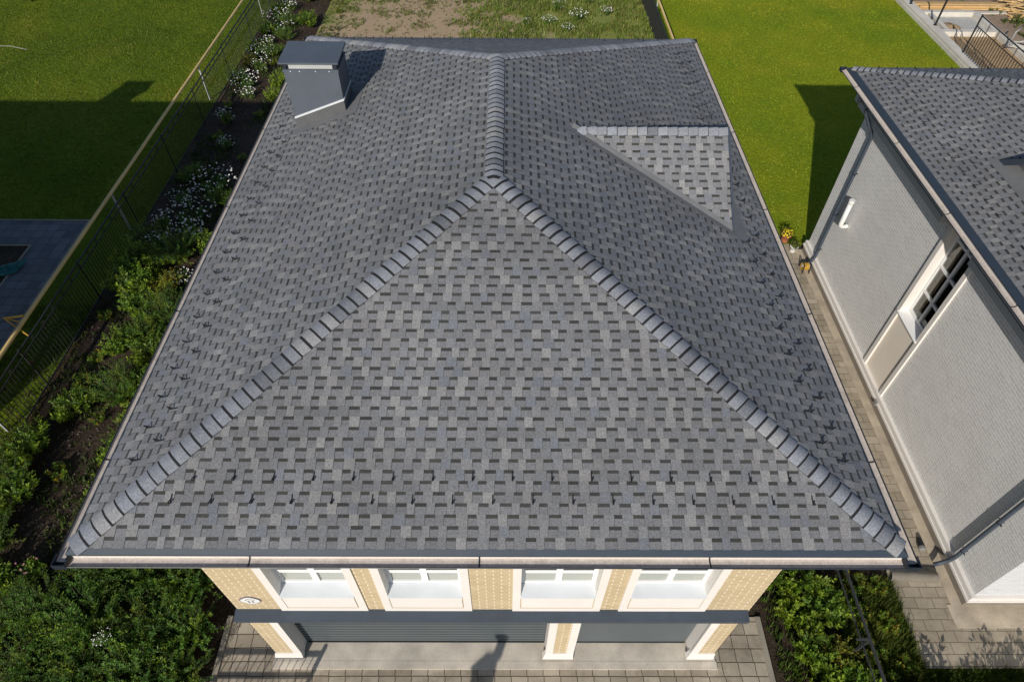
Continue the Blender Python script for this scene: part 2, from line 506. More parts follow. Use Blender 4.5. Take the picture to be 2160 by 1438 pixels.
def gutter_joint(mb, P, along, out, r=.072, drop=.055, off=.125, w=.012):
    P, along, out = Vector(P), Vector(along), Vector(out); z = Vector((0, 0, 1)); c = P + out * off - z * drop
    p0, p1 = gut_prof(r - .003, -.003), gut_prof(r + .004, .012)
    for (a0, b0), (a1, b1), (c0, d0), (c1, d1) in zip(p0, p0[1:], p1, p1[1:]):
        f = lambda x_, z_, q: c + out * x_ + z * z_ + along * q
        mb.face((f(a0, b0, -w), f(a0, b0, w), f(a1, b1, w), f(a1, b1, -w))); mb.face((f(c0, d0, -w), f(c0, d0, w), f(c1, d1, w), f(c1, d1, -w)))
        mb.face((f(a0, b0, w), f(c0, d0, w), f(c1, d1, w), f(a1, b1, w))); mb.face((f(a0, b0, -w), f(c0, d0, -w), f(c1, d1, -w), f(a1, b1, -w)))
def hip_roof(house, x0, x1, y0, y1, H, k, seed, drip, tone=1.0, joints=None, detailed=True, gut=True, sides="FBLR"):
    rng = random.Random(seed)
    W, L = x1 - x0, y1 - y0; r1 = W / 2; Z = H + k * r1; xm = (x0 + x1) / 2
    S = math.hypot(r1, k * r1); cs, sn = r1 / S, k * r1 / S
    E, F = Vector((xm, y0 + r1, Z)), Vector((xm, y1 - r1, Z))
    mb = MB()
    side = {
        'F': ((x0, y0, H), (1, 0, 0), (0, cs, sn), [(0, 0), (W, 0), (W / 2, S)]),
        'B': ((x1, y1, H), (-1, 0, 0), (0, -cs, sn), [(0, 0), (W, 0), (W / 2, S)]),
        'L': ((x0, y1, H), (0, -1, 0), (cs, 0, sn), [(0, 0), (L, 0), (L - r1, S), (r1, S)]),
        'R': ((x1, y0, H), (0, 1, 0), (-cs, 0, sn), [(0, 0), (L, 0), (L - r1, S), (r1, S)])}
    for s_ in "FBLR":
        O, U, V, poly = side[s_]
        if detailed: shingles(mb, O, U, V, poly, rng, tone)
        else: mb.face([Vector(O) + Vector(U) * u + Vector(V) * v for u, v in poly], (.14, .142, .15))
    roof = mb.build("roof", "shingle", house)
    dn = {'F': (0, -cs, -sn), 'B': (0, cs, -sn), 'L': (-cs, 0, -sn), 'R': (cs, 0, -sn)}
    cb = [((x0, y0, H), E, 'L', 'F'), ((x1, y0, H), E, 'F', 'R'), ((x0, y1, H), F, 'B', 'L'), ((x1, y1, H), F, 'R', 'B')]
    for A, B, a, b in cb:
        m = MB(); A = Vector(A); B = Vector(B)
        caps(m, A + (B - A).normalized() * .02, B, dn[a], dn[b], .19, .175, rng, strip=.05 if 'B' in (a, b) else .036)
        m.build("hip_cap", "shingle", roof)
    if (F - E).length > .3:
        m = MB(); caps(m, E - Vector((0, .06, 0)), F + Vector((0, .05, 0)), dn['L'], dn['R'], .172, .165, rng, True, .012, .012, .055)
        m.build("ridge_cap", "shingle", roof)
    # eaves: soffit, fascia, drip edge
    m = MB(); m.box(x0 + .03, x1 - .03, y0 + .03, y1 - .03, H - .19, H - .17); m.build("soffit", "soffit", house)
    m = MB()
    for (ax, ay, bx, by, ox, oy) in ((x0, y0, x1, y0, 0, -1), (x0, y1, x1, y1, 0, 1), (x0, y0, x0, y1, -1, 0), (x1, y0, x1, y1, 1, 0)):
        ux, uy = (1, 0) if oy else (0, 1)
        a = Vector((ax, ay, H)) ; b = Vector((bx, by, H)); o_ = Vector((ox, oy, 0)); u_ = Vector((ux, uy, 0))
        d = drip
        m.face((a + Vector((0, 0, .013)) - o_ * d * .55, b + Vector((0, 0, .013)) - o_ * d * .55 + Vector((0, 0, 0)), b + o_ * d * .45 - Vector((0, 0, .02)) + u_ * d * .4, a + o_ * d * .45 - Vector((0, 0, .02)) - u_ * d * .4)) if False else None
        m.face((a + Vector((0, 0, .012)), b + Vector((0, 0, .012)), b + o_ * d + u_ * d - Vector((0, 0, .012 + d * .45)), a + o_ * d - u_ * d - Vector((0, 0, .012 + d * .45))))
        m.face((a + o_ * d - u_ * d - Vector((0, 0, .012 + d * .45)), b + o_ * d + u_ * d - Vector((0, 0, .012 + d * .45)), b + o_ * d + u_ * d - Vector((0, 0, .05 + d * .45)), a + o_ * d - u_ * d - Vector((0, 0, .05 + d * .45))))
    m.build("drip_edge", "drip_metal", house)
    m = MB()
    m.box(x0 + .004, x1 - .004, y0 + .005, y0 + .028, H - .2, H - .012); m.box(x0 + .004, x1 - .004, y1 - .028, y1 - .005, H - .2, H - .012)
    m.box(x0 + .005, x0 + .029, y0 + .03, y1 - .03, H - .2, H - .012); m.box(x1 - .029, x1 - .005, y0 + .03, y1 - .03, H - .2, H - .012)
    m.build("fascia", "soffit", house)
    if gut:
        g = .13; off = drip + .06; drop = .05 + drip * .45
        for s_, A, B, o_ in (('F', (x0 - off + .12, y0, H), (x1 + off - .12, y0, H), (0, -1, 0)), ('B', (x0 - off + .12, y1, H), (x1 + off - .12, y1, H), (0, 1, 0)),
                             ('L', (x0, y0 - off + .0, H), (x0, y1 + off, H), (-1, 0, 0)), ('R', (x1, y0 - off, H), (x1, y1 + off, H), (1, 0, 0))):
            a, b = MB(), MB(); gutter_profile(a, b, A, B, o_, .072, drop, off)
            n0 = len(a.f); a.cur = 0
            m = MB(); m.v = a.v + b.v; m.f = a.f + [tuple(i + len(a.v) for i in f) for f in b.f]; m.mi = a.mi + [1] * len(b.f); m.c = a.c + b.c
            go = m.build("gutter", ["cream_gutter", "dark_trim", "gutter_floor"], house)
            A, B = Vector(A), Vector(B); D = (B - A).normalized(); Ln = (B - A).length
            js = joints.get(s_) if joints else None
            if js is None: js = [q for q in (1.6 + 3.15 * i for i in range(int(Ln / 3.15) + 1)) if q < Ln - .4]
            for q in js:
                m = MB(); gutter_joint(m, A + D * q, D, Vector(o_), .072, drop, off, .011); m.build("gutter_joint", "black_iron", go)
        # corner hoppers joining the gutters
        for cx, cy, sx, sy in ((x0, y0, -1, -1), (x1, y0, 1, -1), (x0, y1, -1, 1), (x1, y1, 1, 1)):
            m = MB(); zt = H - drop
            X = cx + sx * off; Y = cy + sy * off
            xs = (X - sx * .10, X + sx * .086); ys = (Y - sy * .086, Y + sy * .088)
            xa, xb = min(xs), max(xs); ya, yb = min(ys), max(ys)
            m.box(xa, xb, ya, yb, zt - .10, zt - .085)
            m.box(xa, xa + .012, ya, yb, zt - .085, zt + .012); m.box(xb - .012, xb, ya, yb, zt - .085, zt + .012)
            m.box(xa + .012, xb - .012, (ya if sy < 0 else yb - .012), (ya + .012 if sy < 0 else yb), zt - .085, zt + .012)
            m.build("gutter_corner", "dark_trim", house, False, .01)
    return roof, dict(Z=Z, cs=cs, sn=sn, dn=dn, r1=r1, xm=xm)
def add_guards(roof, spots, gs=.72):
    """spots: (point on roof, up, side, normal); the 100 nearest the camera are parts, the rest one part"""
    cp = Vector(cam.matrix_world.translation)
    spots = sorted(spots, key=lambda s_: (Vector(s_[0]) - cp).length)
    for i, s_ in enumerate(spots[:100]):
        m = MB(); guard_mesh(m, *s_, gs); m.build("snow_guard", "black_iron", roof)
    if len(spots) > 100:
        m = MB()
        for s_ in spots[100:]: guard_mesh(m, *s_, gs)
        tag(m.build("snow_guard", "black_iron", roof), kind="stuff")

# ------------------------------------------------------------------ the setting: ground
sheet("ground", rect(-300, 300, -200, 400), -.012, "soil")
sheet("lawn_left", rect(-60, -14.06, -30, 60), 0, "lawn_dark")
sheet("patio_left", [(-60, 15.15), (-17.85, 15.15), (-17.75, 14.2), (-17.75, 9.0), (-16.25, 9.0), (-16.28, 16.6), (-60, 16.6)], .02, "slate_paver")
sheet("patio_bed", rect(-60, -17.76, 9, 15.1), .008, "soil")
m = MB(); m.box(-60, -16.24, 16.6, 16.66, 0, .05); m.box(-16.24, -16.18, 9, 16.66, 0, .05); m.box(-60, -17.75, 15.09, 15.15, 0, .05); m.box(-17.81, -17.75, 9, 15.09, 0, .05)
tag(m.build("patio_edging", "kerb_stone"), kind="structure")
sheet("lawn_right", rect(9.62, 24.32, 15.42, 60), 0, "lawn_bright")
sheet("lawn_strip", rect(8.46, 9.62, 15.42, 60), -.002, "lawn_bright")
sheet("lawn_front", rect(8.25, 9.86, -6, 2.3), .004, "lawn_dark")
sheet("lawn_foreground", rect(9.86, 30, -6, .46), .004, "lawn_dark")
sheet("back_yard", rect(-10.7, 8.4, 17.0, 41), 0, "yard")
sheet("building_plot", rect(24.9, 60, 20, 39.2), 0, "trodden_earth")
sheet("hedge_strip", rect(-12, 60, 41, 60), .004, "meadow")
m = MB()
m.face([(-6.3, -14, .02), (6.22, -14, .02), (6.22, 1.6, .02), (-6.3, 1.6, .02)])
tag(m.build("driveway", "brown_paver"), kind="structure")
m = MB(); m.box(6.22, 6.34, -14, 1.6, -.01, .06); m.box(-6.42, -6.3, -14, 1.6, -.01, .06)
tag(m.build("driveway_kerb", "kerb_stone"), kind="structure")
m = MB(); m.box(-5.08, 5.06, .44, 1.1, 0, .05)
tag(m.build("garage_apron", "concrete", None, False, .008), kind="structure")
m = MB(); m.face([(9.86, .46, .03), (30, .46, .03), (30, 1.35, .03), (9.86, 1.35, .03)]); m.face([(9.86, 1.35, .03), (11.14, 1.35, .03), (11.14, 15.42, .03), (9.86, 15.42, .03)])
tag(m.build("side_path", "path_paver"), kind="structure")
m = MB(); m.box(11.1, 11.4, 1.9, 15.1, 0, .045); m.box(11.0, 30, 1.35, 1.9, 0, .045)
tag(m.build("house_apron", "path_concrete"), kind="structure")

m = MB(); m.box(-5.1, 5.08, .43, .60, 0, .053)
tag(m.build("apron_edge", "concrete", None, False, .008), kind="structure")
# ------------------------------------------------------------------ main house
H, K, x0, x1, L = 7.5426, .36955, -5.6934, 5.6934, 15.83
house = thing("house", (0, .7, 0), "tan brick house with grey shingled hip roof, chimney and two garage doors, filling the middle", "house")
roof, RI = hip_roof(house, x0, x1, 0, L, H, K, 11, .07, 1.0, {'F': [2.43, 5.58, 8.75]})
cs, sn, dn = RI['cs'], RI['sn'], RI['dn']
def onroof(side, x, y):
    z = {'F': H + K * y, 'L': H + K * (x - x0), 'R': H + K * (x1 - x), 'B': H + K * (L - y)}[side]
    up = -Vector(dn[side]); s_ = Vector((1, 0, 0)) if side in 'FB' else Vector((0, 1, 0))
    return ((x, y, z), up, s_, up.cross(s_) if up.cross(s_).z > 0 else s_.cross(up))
G = []
for i in range(16): G.append(onroof('F', -4.18 + i * .563, .885))
for i in range(17): G.append(onroof('F', -4.45 + i * .5625, .585))
for i in range(25):
    y = 1.26 + i * .577
    if y < L - 1: G.append(onroof('L', -5.23, y)); G.append(onroof('R', 5.24, y + .02))
    y2 = 1.53 + i * .577
    if y2 < L - 1.2: G.append(onroof('L', -4.93, y2)); G.append(onroof('R', 4.95, y2))
for i in range(17): G.append(onroof('B', -4.45 + i * .5625, L - .585)); G.append(onroof('B', -4.18 + i * .55, L - .885))
def blocked(g):
    x, y, z = g[0]
    return (-5.0 < x < -3.2 and 9.7 < y < 11.4) or (4.3 < x and 6.2 < y < 10.1 and abs(x) < 4.97)
add_guards(roof, [g for g in G if not blocked(g)])

# cricket dormer on the right slope
gx, gy, gz = 4.70, 8.2, 9.09
kk = (gz - 7.90) / (gy - 6.38)
rng = random.Random(5)
m = MB()
Vd = Vector((0, 1, kk)).normalized(); Sd = math.hypot(gy - 6.38, gz - 7.90)
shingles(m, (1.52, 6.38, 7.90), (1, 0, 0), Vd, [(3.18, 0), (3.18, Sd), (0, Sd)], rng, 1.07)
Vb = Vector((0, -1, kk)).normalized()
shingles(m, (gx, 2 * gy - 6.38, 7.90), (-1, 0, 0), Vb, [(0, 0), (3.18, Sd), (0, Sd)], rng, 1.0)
cr = m.build("dormer", "shingle", house)
m = MB(); caps(m, (gx, gy, gz - .005), (1.62, gy, gz - .005), (0, -.83, -.55), (0, .83, -.55), .205, .175, rng, False, .004, .016, .014)
m.build("ridge_cap", "shingle", cr)
m = MB()        # gable wall and its dark verge
m.face([(gx - .03, 6.38, 7.88), (gx - .03, 2 * gy - 6.38, 7.88), (gx - .03, gy, gz - .02)])
m.build("gable_wall", "soffit", cr)
m = MB()
for s_ in (-1, 1):
    a = Vector((gx + .012, gy, gz + .01)); b = Vector((gx + .012, gy + s_ * (gy - 6.38), 7.91)); d = (b - a)
    m.obox((a + b) / 2, d / 2, Vector((.02, 0, 0)), Vector((0, 0, .035)))
m.build("verge_trim", "graphite_metal", cr)
m = MB()        # valley flashing, laid 6 mm over the shingles
def vall(P, Q, out, w, dz=.022):
    P, Q, out = Vector(P), Vector(Q), Vector(out)
    m.face((P + Vector((0, 0, dz)), Q + Vector((0, 0, dz)), Q + out * w + Vector((0, 0, dz)), P + out * w + Vector((0, 0, dz))))
vl = Vector((3.18, -1.82, -1.19)).normalized()
inR = Vector((-.5, -.87, .185)).normalized()
vall((1.45, 8.24, 9.11), (4.78, 6.33, 7.88), Vector((-.49, -.85, .18)), .13)
upd = (Vector((.2, .8, .8 * kk)) - vl * Vector((.2, .8, .8 * kk)).dot(vl)).normalized()
vall((1.52, 8.2, 9.10), (4.68, 6.38, 7.915), upd, .10, .016)
m.face([(4.74, 6.2, H + K * (x1 - 4.74) + .02), (5.02, 6.1, H + K * (x1 - 5.02) + .02), (5.0, 10.2, H + K * (x1 - 5.0) + .02), (4.74, 10.2, H + K * (x1 - 4.74) + .02)])
m.build("valley_flashing", "flashing_sheet", cr)

# chimney
cx0, cx1, cy0, cy1 = -4.71, -3.51, 10.12, 11.0
zr = lambda x: H + K * (x - x0)
def slab(mb, xa, xb, ya, yb, za, zb):       # box whose bottom and top follow the roof pitch
    mb.hexa([(xa, ya, zr(xa) + za), (xb, ya, zr(xb) + za), (xa, yb, zr(xa) + za), (xb, yb, zr(xb) + za),
             (xa, ya, zr(xa) + zb), (xb, ya, zr(xb) + zb), (xa, yb, zr(xa) + zb), (xb, yb, zr(xb) + zb)])
m = MB(); m.hexa([(cx0, cy0, zr(cx0) - .1), (cx1, cy0, zr(cx1) - .1), (cx0, cy1, zr(cx0) - .1), (cx1, cy1, zr(cx1) - .1), (cx0, cy0, 9.31), (cx1, cy0, 9.31), (cx0, cy1, 9.31), (cx1, cy1, 9.31)])
chim = m.build("chimney", "chimney_metal", house, False, .006)
m = MB(); m.box(cx0 - .012, cx1 + .012, cy0 - .012, cy1 + .012, 9.27, 9.325); m.build("top_band", "chimney_metal", chim)
m = MB(); m.box(cx0 + .12, cx1 - .12, cy0 + .05, cy1 - .05, 9.325, 9.475); m.build("vent_box", "cornice_grey", chim)
m = MB()
for x in (cx0 + .05, cx1 - .05):
    for y in (cy0 + .04, cy1 - .04): m.box(x - .03, x + .03, y - .03, y + .03, 9.325, 9.475)
m.build("cap_leg", "dark_trim", chim)
m = MB(); a, b, c_, d = cx0 - .06, cx1 + .045, cy0 - .07, cy1 + .07
m.hexa([(a, c_, 9.475), (b, c_, 9.475), (a, d, 9.475), (b, d, 9.475), (a, c_, 9.51), (b, c_, 9.51), (a, d, 9.53), (b, d, 9.53)])
m.build("chimney_cap", "chimney_metal", chim)
m = MB()
for px in (-4.55, -4.35, -4.0, -3.7): m.tube([(px, cy0 - .011, 9.295), (px, cy0 - .021, 9.295)], .013, 6)
m.build("screw", "flashing_light", chim)
m = MB(); f = lambda x, y, dz=.021: (x, y, zr(x) + dz)
slab(m, cx0 - .004, cx1 + .006, cy0 - .012, cy0 - .001, 0, .27); slab(m, cx1 + .001, cx1 + .012, cy0 - .001, cy1 + .01, 0, .27)
m.cur = 1
m.face([f(cx0 - .1, 9.84), f(cx1 + .30, 9.84), f(cx1 + .30, cy0 - .012), f(cx0 - .1, cy0 - .012)])
m.face([f(cx1 + .012, cy0 - .012), f(cx1 + .30, cy0 - .012), f(cx1 + .30, cy1 + .25), f(cx1 + .012, cy1 + .25)])
m.face([f(cx0 - .1, cy1 + .003), f(cx1 + .012, cy1 + .003), f(cx1 + .012, cy1 + .25), f(cx0 - .1, cy1 + .25)])
m.build("skirt_flashing", ["flashing_dimmed", "flashing_sheet"], chim)
m = MB(); slab(m, cx0 - .006, cx1 + .014, cy0 - .026, cy0 - .001, .268, .31); slab(m, cx1 + .001, cx1 + .026, cy0, cy1, .268, .31)
m.build("flashing_strip", "flashing_light", chim)

# walls
yw = .707
m = MB()
zt = 7.34
for a, b in ((-5.0, -4.12), (-2.44, -2.11), (-.42, .36), (2.06, 2.42), (4.12, 5.0)): m.box(a, b, yw, yw + .35, 3.0, zt)
for a, b in ((-4.12, -2.44), (-2.11, -.42), (.36, 2.06), (2.42, 4.12)): m.box(a, b, yw + .02, yw + .35, 6.35, zt)
m.box(-5.0, -4.65, yw + .35, 15.1, 0, zt); m.box(4.65, 5.0, yw + .35, 15.1, 0, zt); m.box(-4.65, 4.65, 14.75, 15.1, 0, zt)
m.build("wall", "tan_brick", house)
m = MB(); m.box(-4.99, 4.99, yw + .36, yw + .42, 2.7, zt - .03); m.box(-4.98, 4.98, .74, 1.2, 2.72, 2.98)
m.build("lintel", "render_wall", house)
for a, b in ((-4.12, -2.44), (-2.11, -.42), (.36, 2.06), (2.42, 4.12)):
    wparent = bpy.data.objects.new("window", None); C.objects.link(wparent); wparent.parent = house
    wparent.location = (0, 0, 0)
    m = MB(); z0, zs, ztp = 2.985, 3.93, 6.34; fy = yw - .03
    m.box(a, a + .15, fy, yw + .05, z0, ztp); m.box(b - .15, b, fy, yw + .05, z0, ztp); m.box(a + .15, b - .15, fy, yw + .05, z0, z0 + .285)
    m.box(a + .15, b - .15, fy, yw + .05, ztp - .14, ztp); m.box(a + .168, b - .168, fy - .004, fy + .011, z0 + .345, zs - .065)
    # reveals
    m.box(a + .10, a + .152, yw + .05, yw + .28, zs - .06, ztp - .14); m.box(b - .152, b - .10, yw + .05, yw + .28, zs - .06, ztp - .14)
    m.build("surround", "white_trim", wparent, False, .004)
    m = MB()
    m.hexa([(a + .15, fy - .025, zs - .06), (b - .15, fy - .025, zs - .06), (a + .15, yw + .235, zs - .06), (b - .15, yw + .235, zs - .06),
            (a + .15, fy - .025, zs - .03), (b - .15, fy - .025, zs - .03), (a + .15, yw + .235, zs + .03), (b - .15, yw + .235, zs + .03)])
    m.build("sill", "sill_metal", wparent)
    m = MB(); m.box(a + .151, b - .151, fy + .012, yw + .05, z0 + .286, zs - .061); m.build("panel_back", "tan_backing", wparent)
    m = MB(); i0, i1 = a + .152, b - .152; mid = (i0 + i1) / 2; fa, fb = yw + .205, yw + .27; zb = zs + .03
    m.box(i0, i0 + .075, fa, fb, zb, ztp - .14); m.box(i1 - .075, i1, fa, fb, zb, ztp - .14)
    m.box(i0 + .075, i1 - .075, fa, fb, zb, zb + .085); m.box(i0 + .075, i1 - .075, fa, fb, zb + .47, zb + .56)
    m.box(i0 + .075, i1 - .075, fa - .012, fa, zb + .56, zb + .61); m.box(i0 + .075, i1 - .075, fa, fb, ztp - .22, ztp - .14)
    m.box(mid - .06, mid + .06, fa - .012, fb, zb + .085, zb + .47); m.box(mid - .06, mid + .06, fa - .012, fb, zb + .61, ztp - .22)
    m.build("window_frame", "white_frame", wparent, False, .004)
    m = MB(); m.box(i0 + .04, i1 - .04, fa + .03, fa + .05, zb + .04, ztp - .18); m.build("pane", "blind_glass", wparent)
# ledge over the garage
m = MB(); m.hexa([(-5.03, .505, 3.06), (4.97, .505, 3.06), (-5.03, yw - .001, 3.085), (4.97, yw - .001, 3.085), (-5.03, .505, 3.085), (4.97, .505, 3.085), (-5.03, yw - .001, 3.135), (4.97, yw - .001, 3.135)])
m.box(-5.03, 4.97, .50, .515, 2.97, 3.084); m.box(-5.02, 4.96, .52, yw, 2.98, 3.05)
m.build("ledge", "graphite_metal", house, False, .004)
# pillars
for a, b, tl, tr_ in ((-5.0, -4.40, 0, .17), (1.13, 1.77, .17, .17), (4.43, 5.0, .17, 0)):
    p = bpy.data.objects.new("pillar", None); C.objects.link(p); p.parent = house
    m = MB(); m.box(a + .012, b - .012, yw + .004, 1.08, .1, 2.975); m.build("core", "white_trim", p)
    m = MB(); m.box(a + tl - (.0 if tl else .0), b - tr_, yw - .012, yw + .004, .36, 2.975)
    if not tl: m.box(a, a + .012, yw - .012, 1.08, .36, 2.975)
    if not tr_: m.box(b - .012, b, yw - .012, 1.08, .36, 2.975)
    m.build("brick_face", "tan_brick", p)
    m = MB()
    if tl: m.box(a, a + tl, yw - .03, yw + .004, .36, 2.975)
    if tr_: m.box(b - tr_, b, yw - .03, yw + .004, .36, 2.975)
    m.build("corner_trim", "white_trim", p, False, .004)
    m = MB(); m.hexa([(a - .05, yw - .075, .13), (b + .0, yw - .075, .13), (a - .05, yw + .06, .13), (b + .0, yw + .06, .13), (a - .0, yw - .035, .36), (b, yw - .035, .36), (a, yw + .06, .36), (b, yw + .06, .36)])
    m.box(a - .055, b + .004, yw - .085, yw + .06, .105, .13)
    m.build("base", "white_trim", p)
    m = MB(); m.box(a + .02, b + .02, yw - .05, 1.07, .0, .104); m.build("plinth", "kerb_stone", p)
# garage doors
def door(a, b, pitch, depth):
    m = MB(); z = .055; n = 0
    while z < 2.74:
        zn = min(z + pitch, 2.74); y = 1.02
        pr = [(y + depth, z), (y + depth, z + pitch * .12), (y, z + pitch * .3), (y, zn - pitch * .06), (y + depth, zn)]
        for (ya, za), (yb, zb) in zip(pr, pr[1:]): m.face([(a, ya, za), (b, ya, za), (b, yb, zb), (a, yb, zb)])
        z = zn
    m.face([(a, 1.06, 0), (b, 1.06, 0), (b, 1.06, 2.74), (a, 1.06, 2.74)])
    d = m.build("garage_door", "garage_metal", house)
    m = MB(); m.box(a, b, 1.0, 1.06, .05, .085); m.build("door_seal", "black_iron", d)
plain("garage_metal", (.078, .093, .100), .45, .05, 1.5, .03, 40, 0, .5)
door(-4.41, 1.125, .172, .045); door(1.775, 4.425, .054, .004)
m = MB(); m.obox((1.80, .96, .55), (.018, 0, 0), (0, .03, 0), (0, 0, .05)); m.tube([(1.80, .96, .55), (1.80, .93, .50), (1.84, .93, .50)], .012, 6)
m.build("door_lock", "black_iron", house)
# address plaque
m = MB(); n = 24; ring = []
for k in range(n):
    th = 2 * math.pi * k / n; r_ = .165 * (1 + .06 * math.cos(4 * th))
    ring.append((-4.60 + r_ * 1.12 * math.cos(th), 3.62 + r_ * math.sin(th)))
def disc(s, y): return [(-4.60 + (x + 4.60) * s, y, 3.62 + (z - 3.62) * s) for x, z in ring]
m.cur = 0; fr, bk = disc(1.06, yw - .014), disc(1.06, yw)
m.face(fr)
for i in range(n): j = (i + 1) % n; m.face((fr[i], fr[j], bk[j], bk[i]))
m.cur = 1; m.face(disc(.95, yw - .018))
m.cur = 0
for k in range(9):     # arched line of lettering above the number
    th = R(150 - k * 15); m.obox((-4.60 + .095 * math.cos(th), yw - .019, 3.605 + .09 * math.sin(th)), (.006, 0, 0), (0, .002, 0), (0, 0, .013))
for dx in (-.035, .04): m.obox((-4.60 + dx, yw - .019, 3.565), (.011, 0, 0), (0, .002, 0), (0, 0, .05)); m.obox((-4.60 + dx - .014, yw - .0192, 3.60), (.01, 0, .006), (0, .002, 0), (0, 0, .008))
m.build("address_plaque", ["ink", "white_paint"], house)

# ------------------------------------------------------------------ neighbour on the right
nb = thing("house", (11.45, 1.96, 0), "pale grey brick house with grey shingled hip roof and dark downpipes at the right edge", "house")
NX, NH, NY0, NY1 = 10.94, 6.68, 1.1, 15.92
nroof, NI = hip_roof(nb, NX, NX + 11.6, NY0, NY1, NH, .37, 23, .13, .98, {'L': [1.7 + 3.1 * i for i in range(5)]})
ncs, nsn = NI['cs'], NI['sn']
def onn(x, y): return ((x, y, NH + .37 * (x - NX)), Vector((ncs, 0, nsn)), Vector((0, 1, 0)), Vector((-nsn, 0, ncs)))
ng = [onn(11.5, 15.22 - .58 * i) for i in range(16)] + [onn(11.79, 14.85 - .58 * i) for i in range(16)]
ng = [g for g in ng if not (g[0][0] > 11.7 and 6 < g[0][1] < 10.2)]
for i in range(18): ng.append(((11.6 + .56 * i, NY1 - .25, NH + .37 * .25), Vector((0, -ncs, nsn)), Vector((1, 0, 0)), Vector((0, nsn, ncs))))
add_guards(nroof, ng, .58)
m = MB(); wx = 11.45
m.box(wx, wx + .3, 1.96, 7.84, .3, 6.46); m.box(wx, wx + .3, 9.26, 15.0, .3, 6.46); m.box(wx, wx + .3, 7.84, 9.26, 6.1, 6.46)
m.box(wx + .3, 22, 14.7, 15.0, .3, 6.46); m.box(21.7, 22, 2.3, 14.7, .3, 6.46)
m.build("wall", "grey_brick", nb)
masonry("white_brick", .25, .075, .014, .012, .7, ((.60, .60, .605), (.65, .65, .655)), (.52, .52, .525), .5, stain=.03, cellvar=.04, bump=.004)
m = MB(); m.box(wx + .3, 22, 1.96, 2.26, .3, 6.46); m.box(wx + .002, wx + .3, 1.955, 1.9599, .3, 6.46); m.build("front_wall", "white_brick", nb)
m = MB(); m.box(wx - .13, 22.1, 1.85, 1.959, .30, .37); m.box(wx - .13, wx - .001, 1.959, 15.08, .30, .37); m.box(wx - .10, wx - .001, 1.9595, 15.05, .37, .53); m.box(wx - .10, 22.1, 1.88, 1.9594, .37, .53)
m.build("base_trim", "white_trim", nb, False, .01)
m = MB(); m.box(wx - .09, 22.05, 1.89, 15.04, 0, .3); m.build("plinth", "plinth_stone", nb)
m = MB(); m.box(wx + .25, 21.8, 2.2, 14.8, .3, .5); m.build("floor", "dark_room", nb)
# cornice boards below the eave
m = MB()
m.box(wx - .33, wx - .001, 1.7, 7.78, 5.86, 6.455); m.box(wx - .33, wx - .001, 9.32, 15.1, 5.86, 6.455)
m.box(wx - .37, wx - .33, 1.7, 7.78, 6.12, 6.30); m.box(wx - .37, wx - .33, 9.32, 15.1, 6.12, 6.30)
m.box(wx - .38, wx - .001, 15.1, 15.32, 5.95, 6.455)
m.build("cornice", "cornice_grey", nb, False, .006)
m = MB()
for y in (9.32, 1.7):
    ye = 15.1 if y > 5 else 7.78
    for x, z in ((wx - .35, 6.31), (wx - .325, 6.06)): m.box(x - .012, x + .006, y, ye, z - .006, z + .012)
m.build("cornice_groove", "black_iron", nb)
# tall bay with window and panel
bay = bpy.data.objects.new("window", None); C.objects.link(bay); bay.parent = nb
m = MB()
m.box(wx - .05, wx + .12, 7.84, 7.98, .456, 6.3); m.box(wx - .05, wx + .12, 9.12, 9.26, .456, 6.3)
m.box(wx + .12, wx + .30, 7.90, 7.98, 2.9, 6.1); m.box(wx + .12, wx + .30, 9.12, 9.20, 2.9, 6.1)
m.build("surround", "white_trim", bay, False, .006)
m = MB(); m.box(wx + .0, wx + .1, 7.98, 9.12, .456, 2.84); m.build("panel", "beige_panel", bay)
m = MB(); m.hexa([(wx - .09, 7.93, 2.84), (wx + .30, 7.93, 2.84), (wx - .09, 9.17, 2.84), (wx + .30, 9.17, 2.84), (wx - .09, 7.93, 2.87), (wx + .30, 7.93, 2.95), (wx - .09, 9.17, 2.87), (wx + .30, 9.17, 2.95)])
m.build("sill", "white_frame", bay)
m = MB(); fx0, fx1 = wx + .2, wx + .27
m.box(fx0, fx1, 7.98, 8.05, 2.95, 6.1); m.box(fx0, fx1, 9.05, 9.12, 2.95, 6.1); m.box(fx0, fx1, 8.05, 9.05, 2.95, 3.03); m.box(fx0, fx1, 8.05, 9.05, 6.02, 6.1)
m.box(fx0 - .01, fx1, 8.515, 8.585, 3.03, 6.02)
for z in (3.72, 4.62, 5.5): m.box(fx0, fx1, 8.05, 8.515, z, z + .07); m.box(fx0, fx1, 8.585, 9.05, z, z + .07)
m.build("window_frame", "white_frame", bay, False, .005)
m = MB(); m.box(fx0 + .03, fx0 + .04, 8.03, 9.07, 3.0, 6.05); m.build("pane", "clear_glass", bay)
m = MB(); m.box(wx + .9, wx + .92, 7.0, 10.0, .6, 6.4); m.box(wx + .3, wx + .9, 10.0, 10.02, .6, 6.4); m.box(wx + .3, wx + .9, 6.98, 7.0, .6, 6.4)
m.build("room", "dark_room", bay)
m = MB(); n = 10
for i in range(n):
    ya, yb = 8.86 + i * .05, 8.86 + (i + 1) * .05; xa, xb = wx + .36 + (.03 if i % 2 else 0), wx + .36 + (0 if i % 2 else .03)
    m.face([(xa, ya, 2.9), (xb, yb, 2.9), (xb, yb, 6.1), (xa, ya, 6.1)])
m.build("curtain", "curtain", bay)
m = MB(); m.box(wx - .02, wx + .02, 9.262, 9.285, .456, 6.0); m.box(wx - .02, wx + .02, 7.98, 8.0, .456, 2.8)
m.build("shadow_gap", "black_iron", bay)
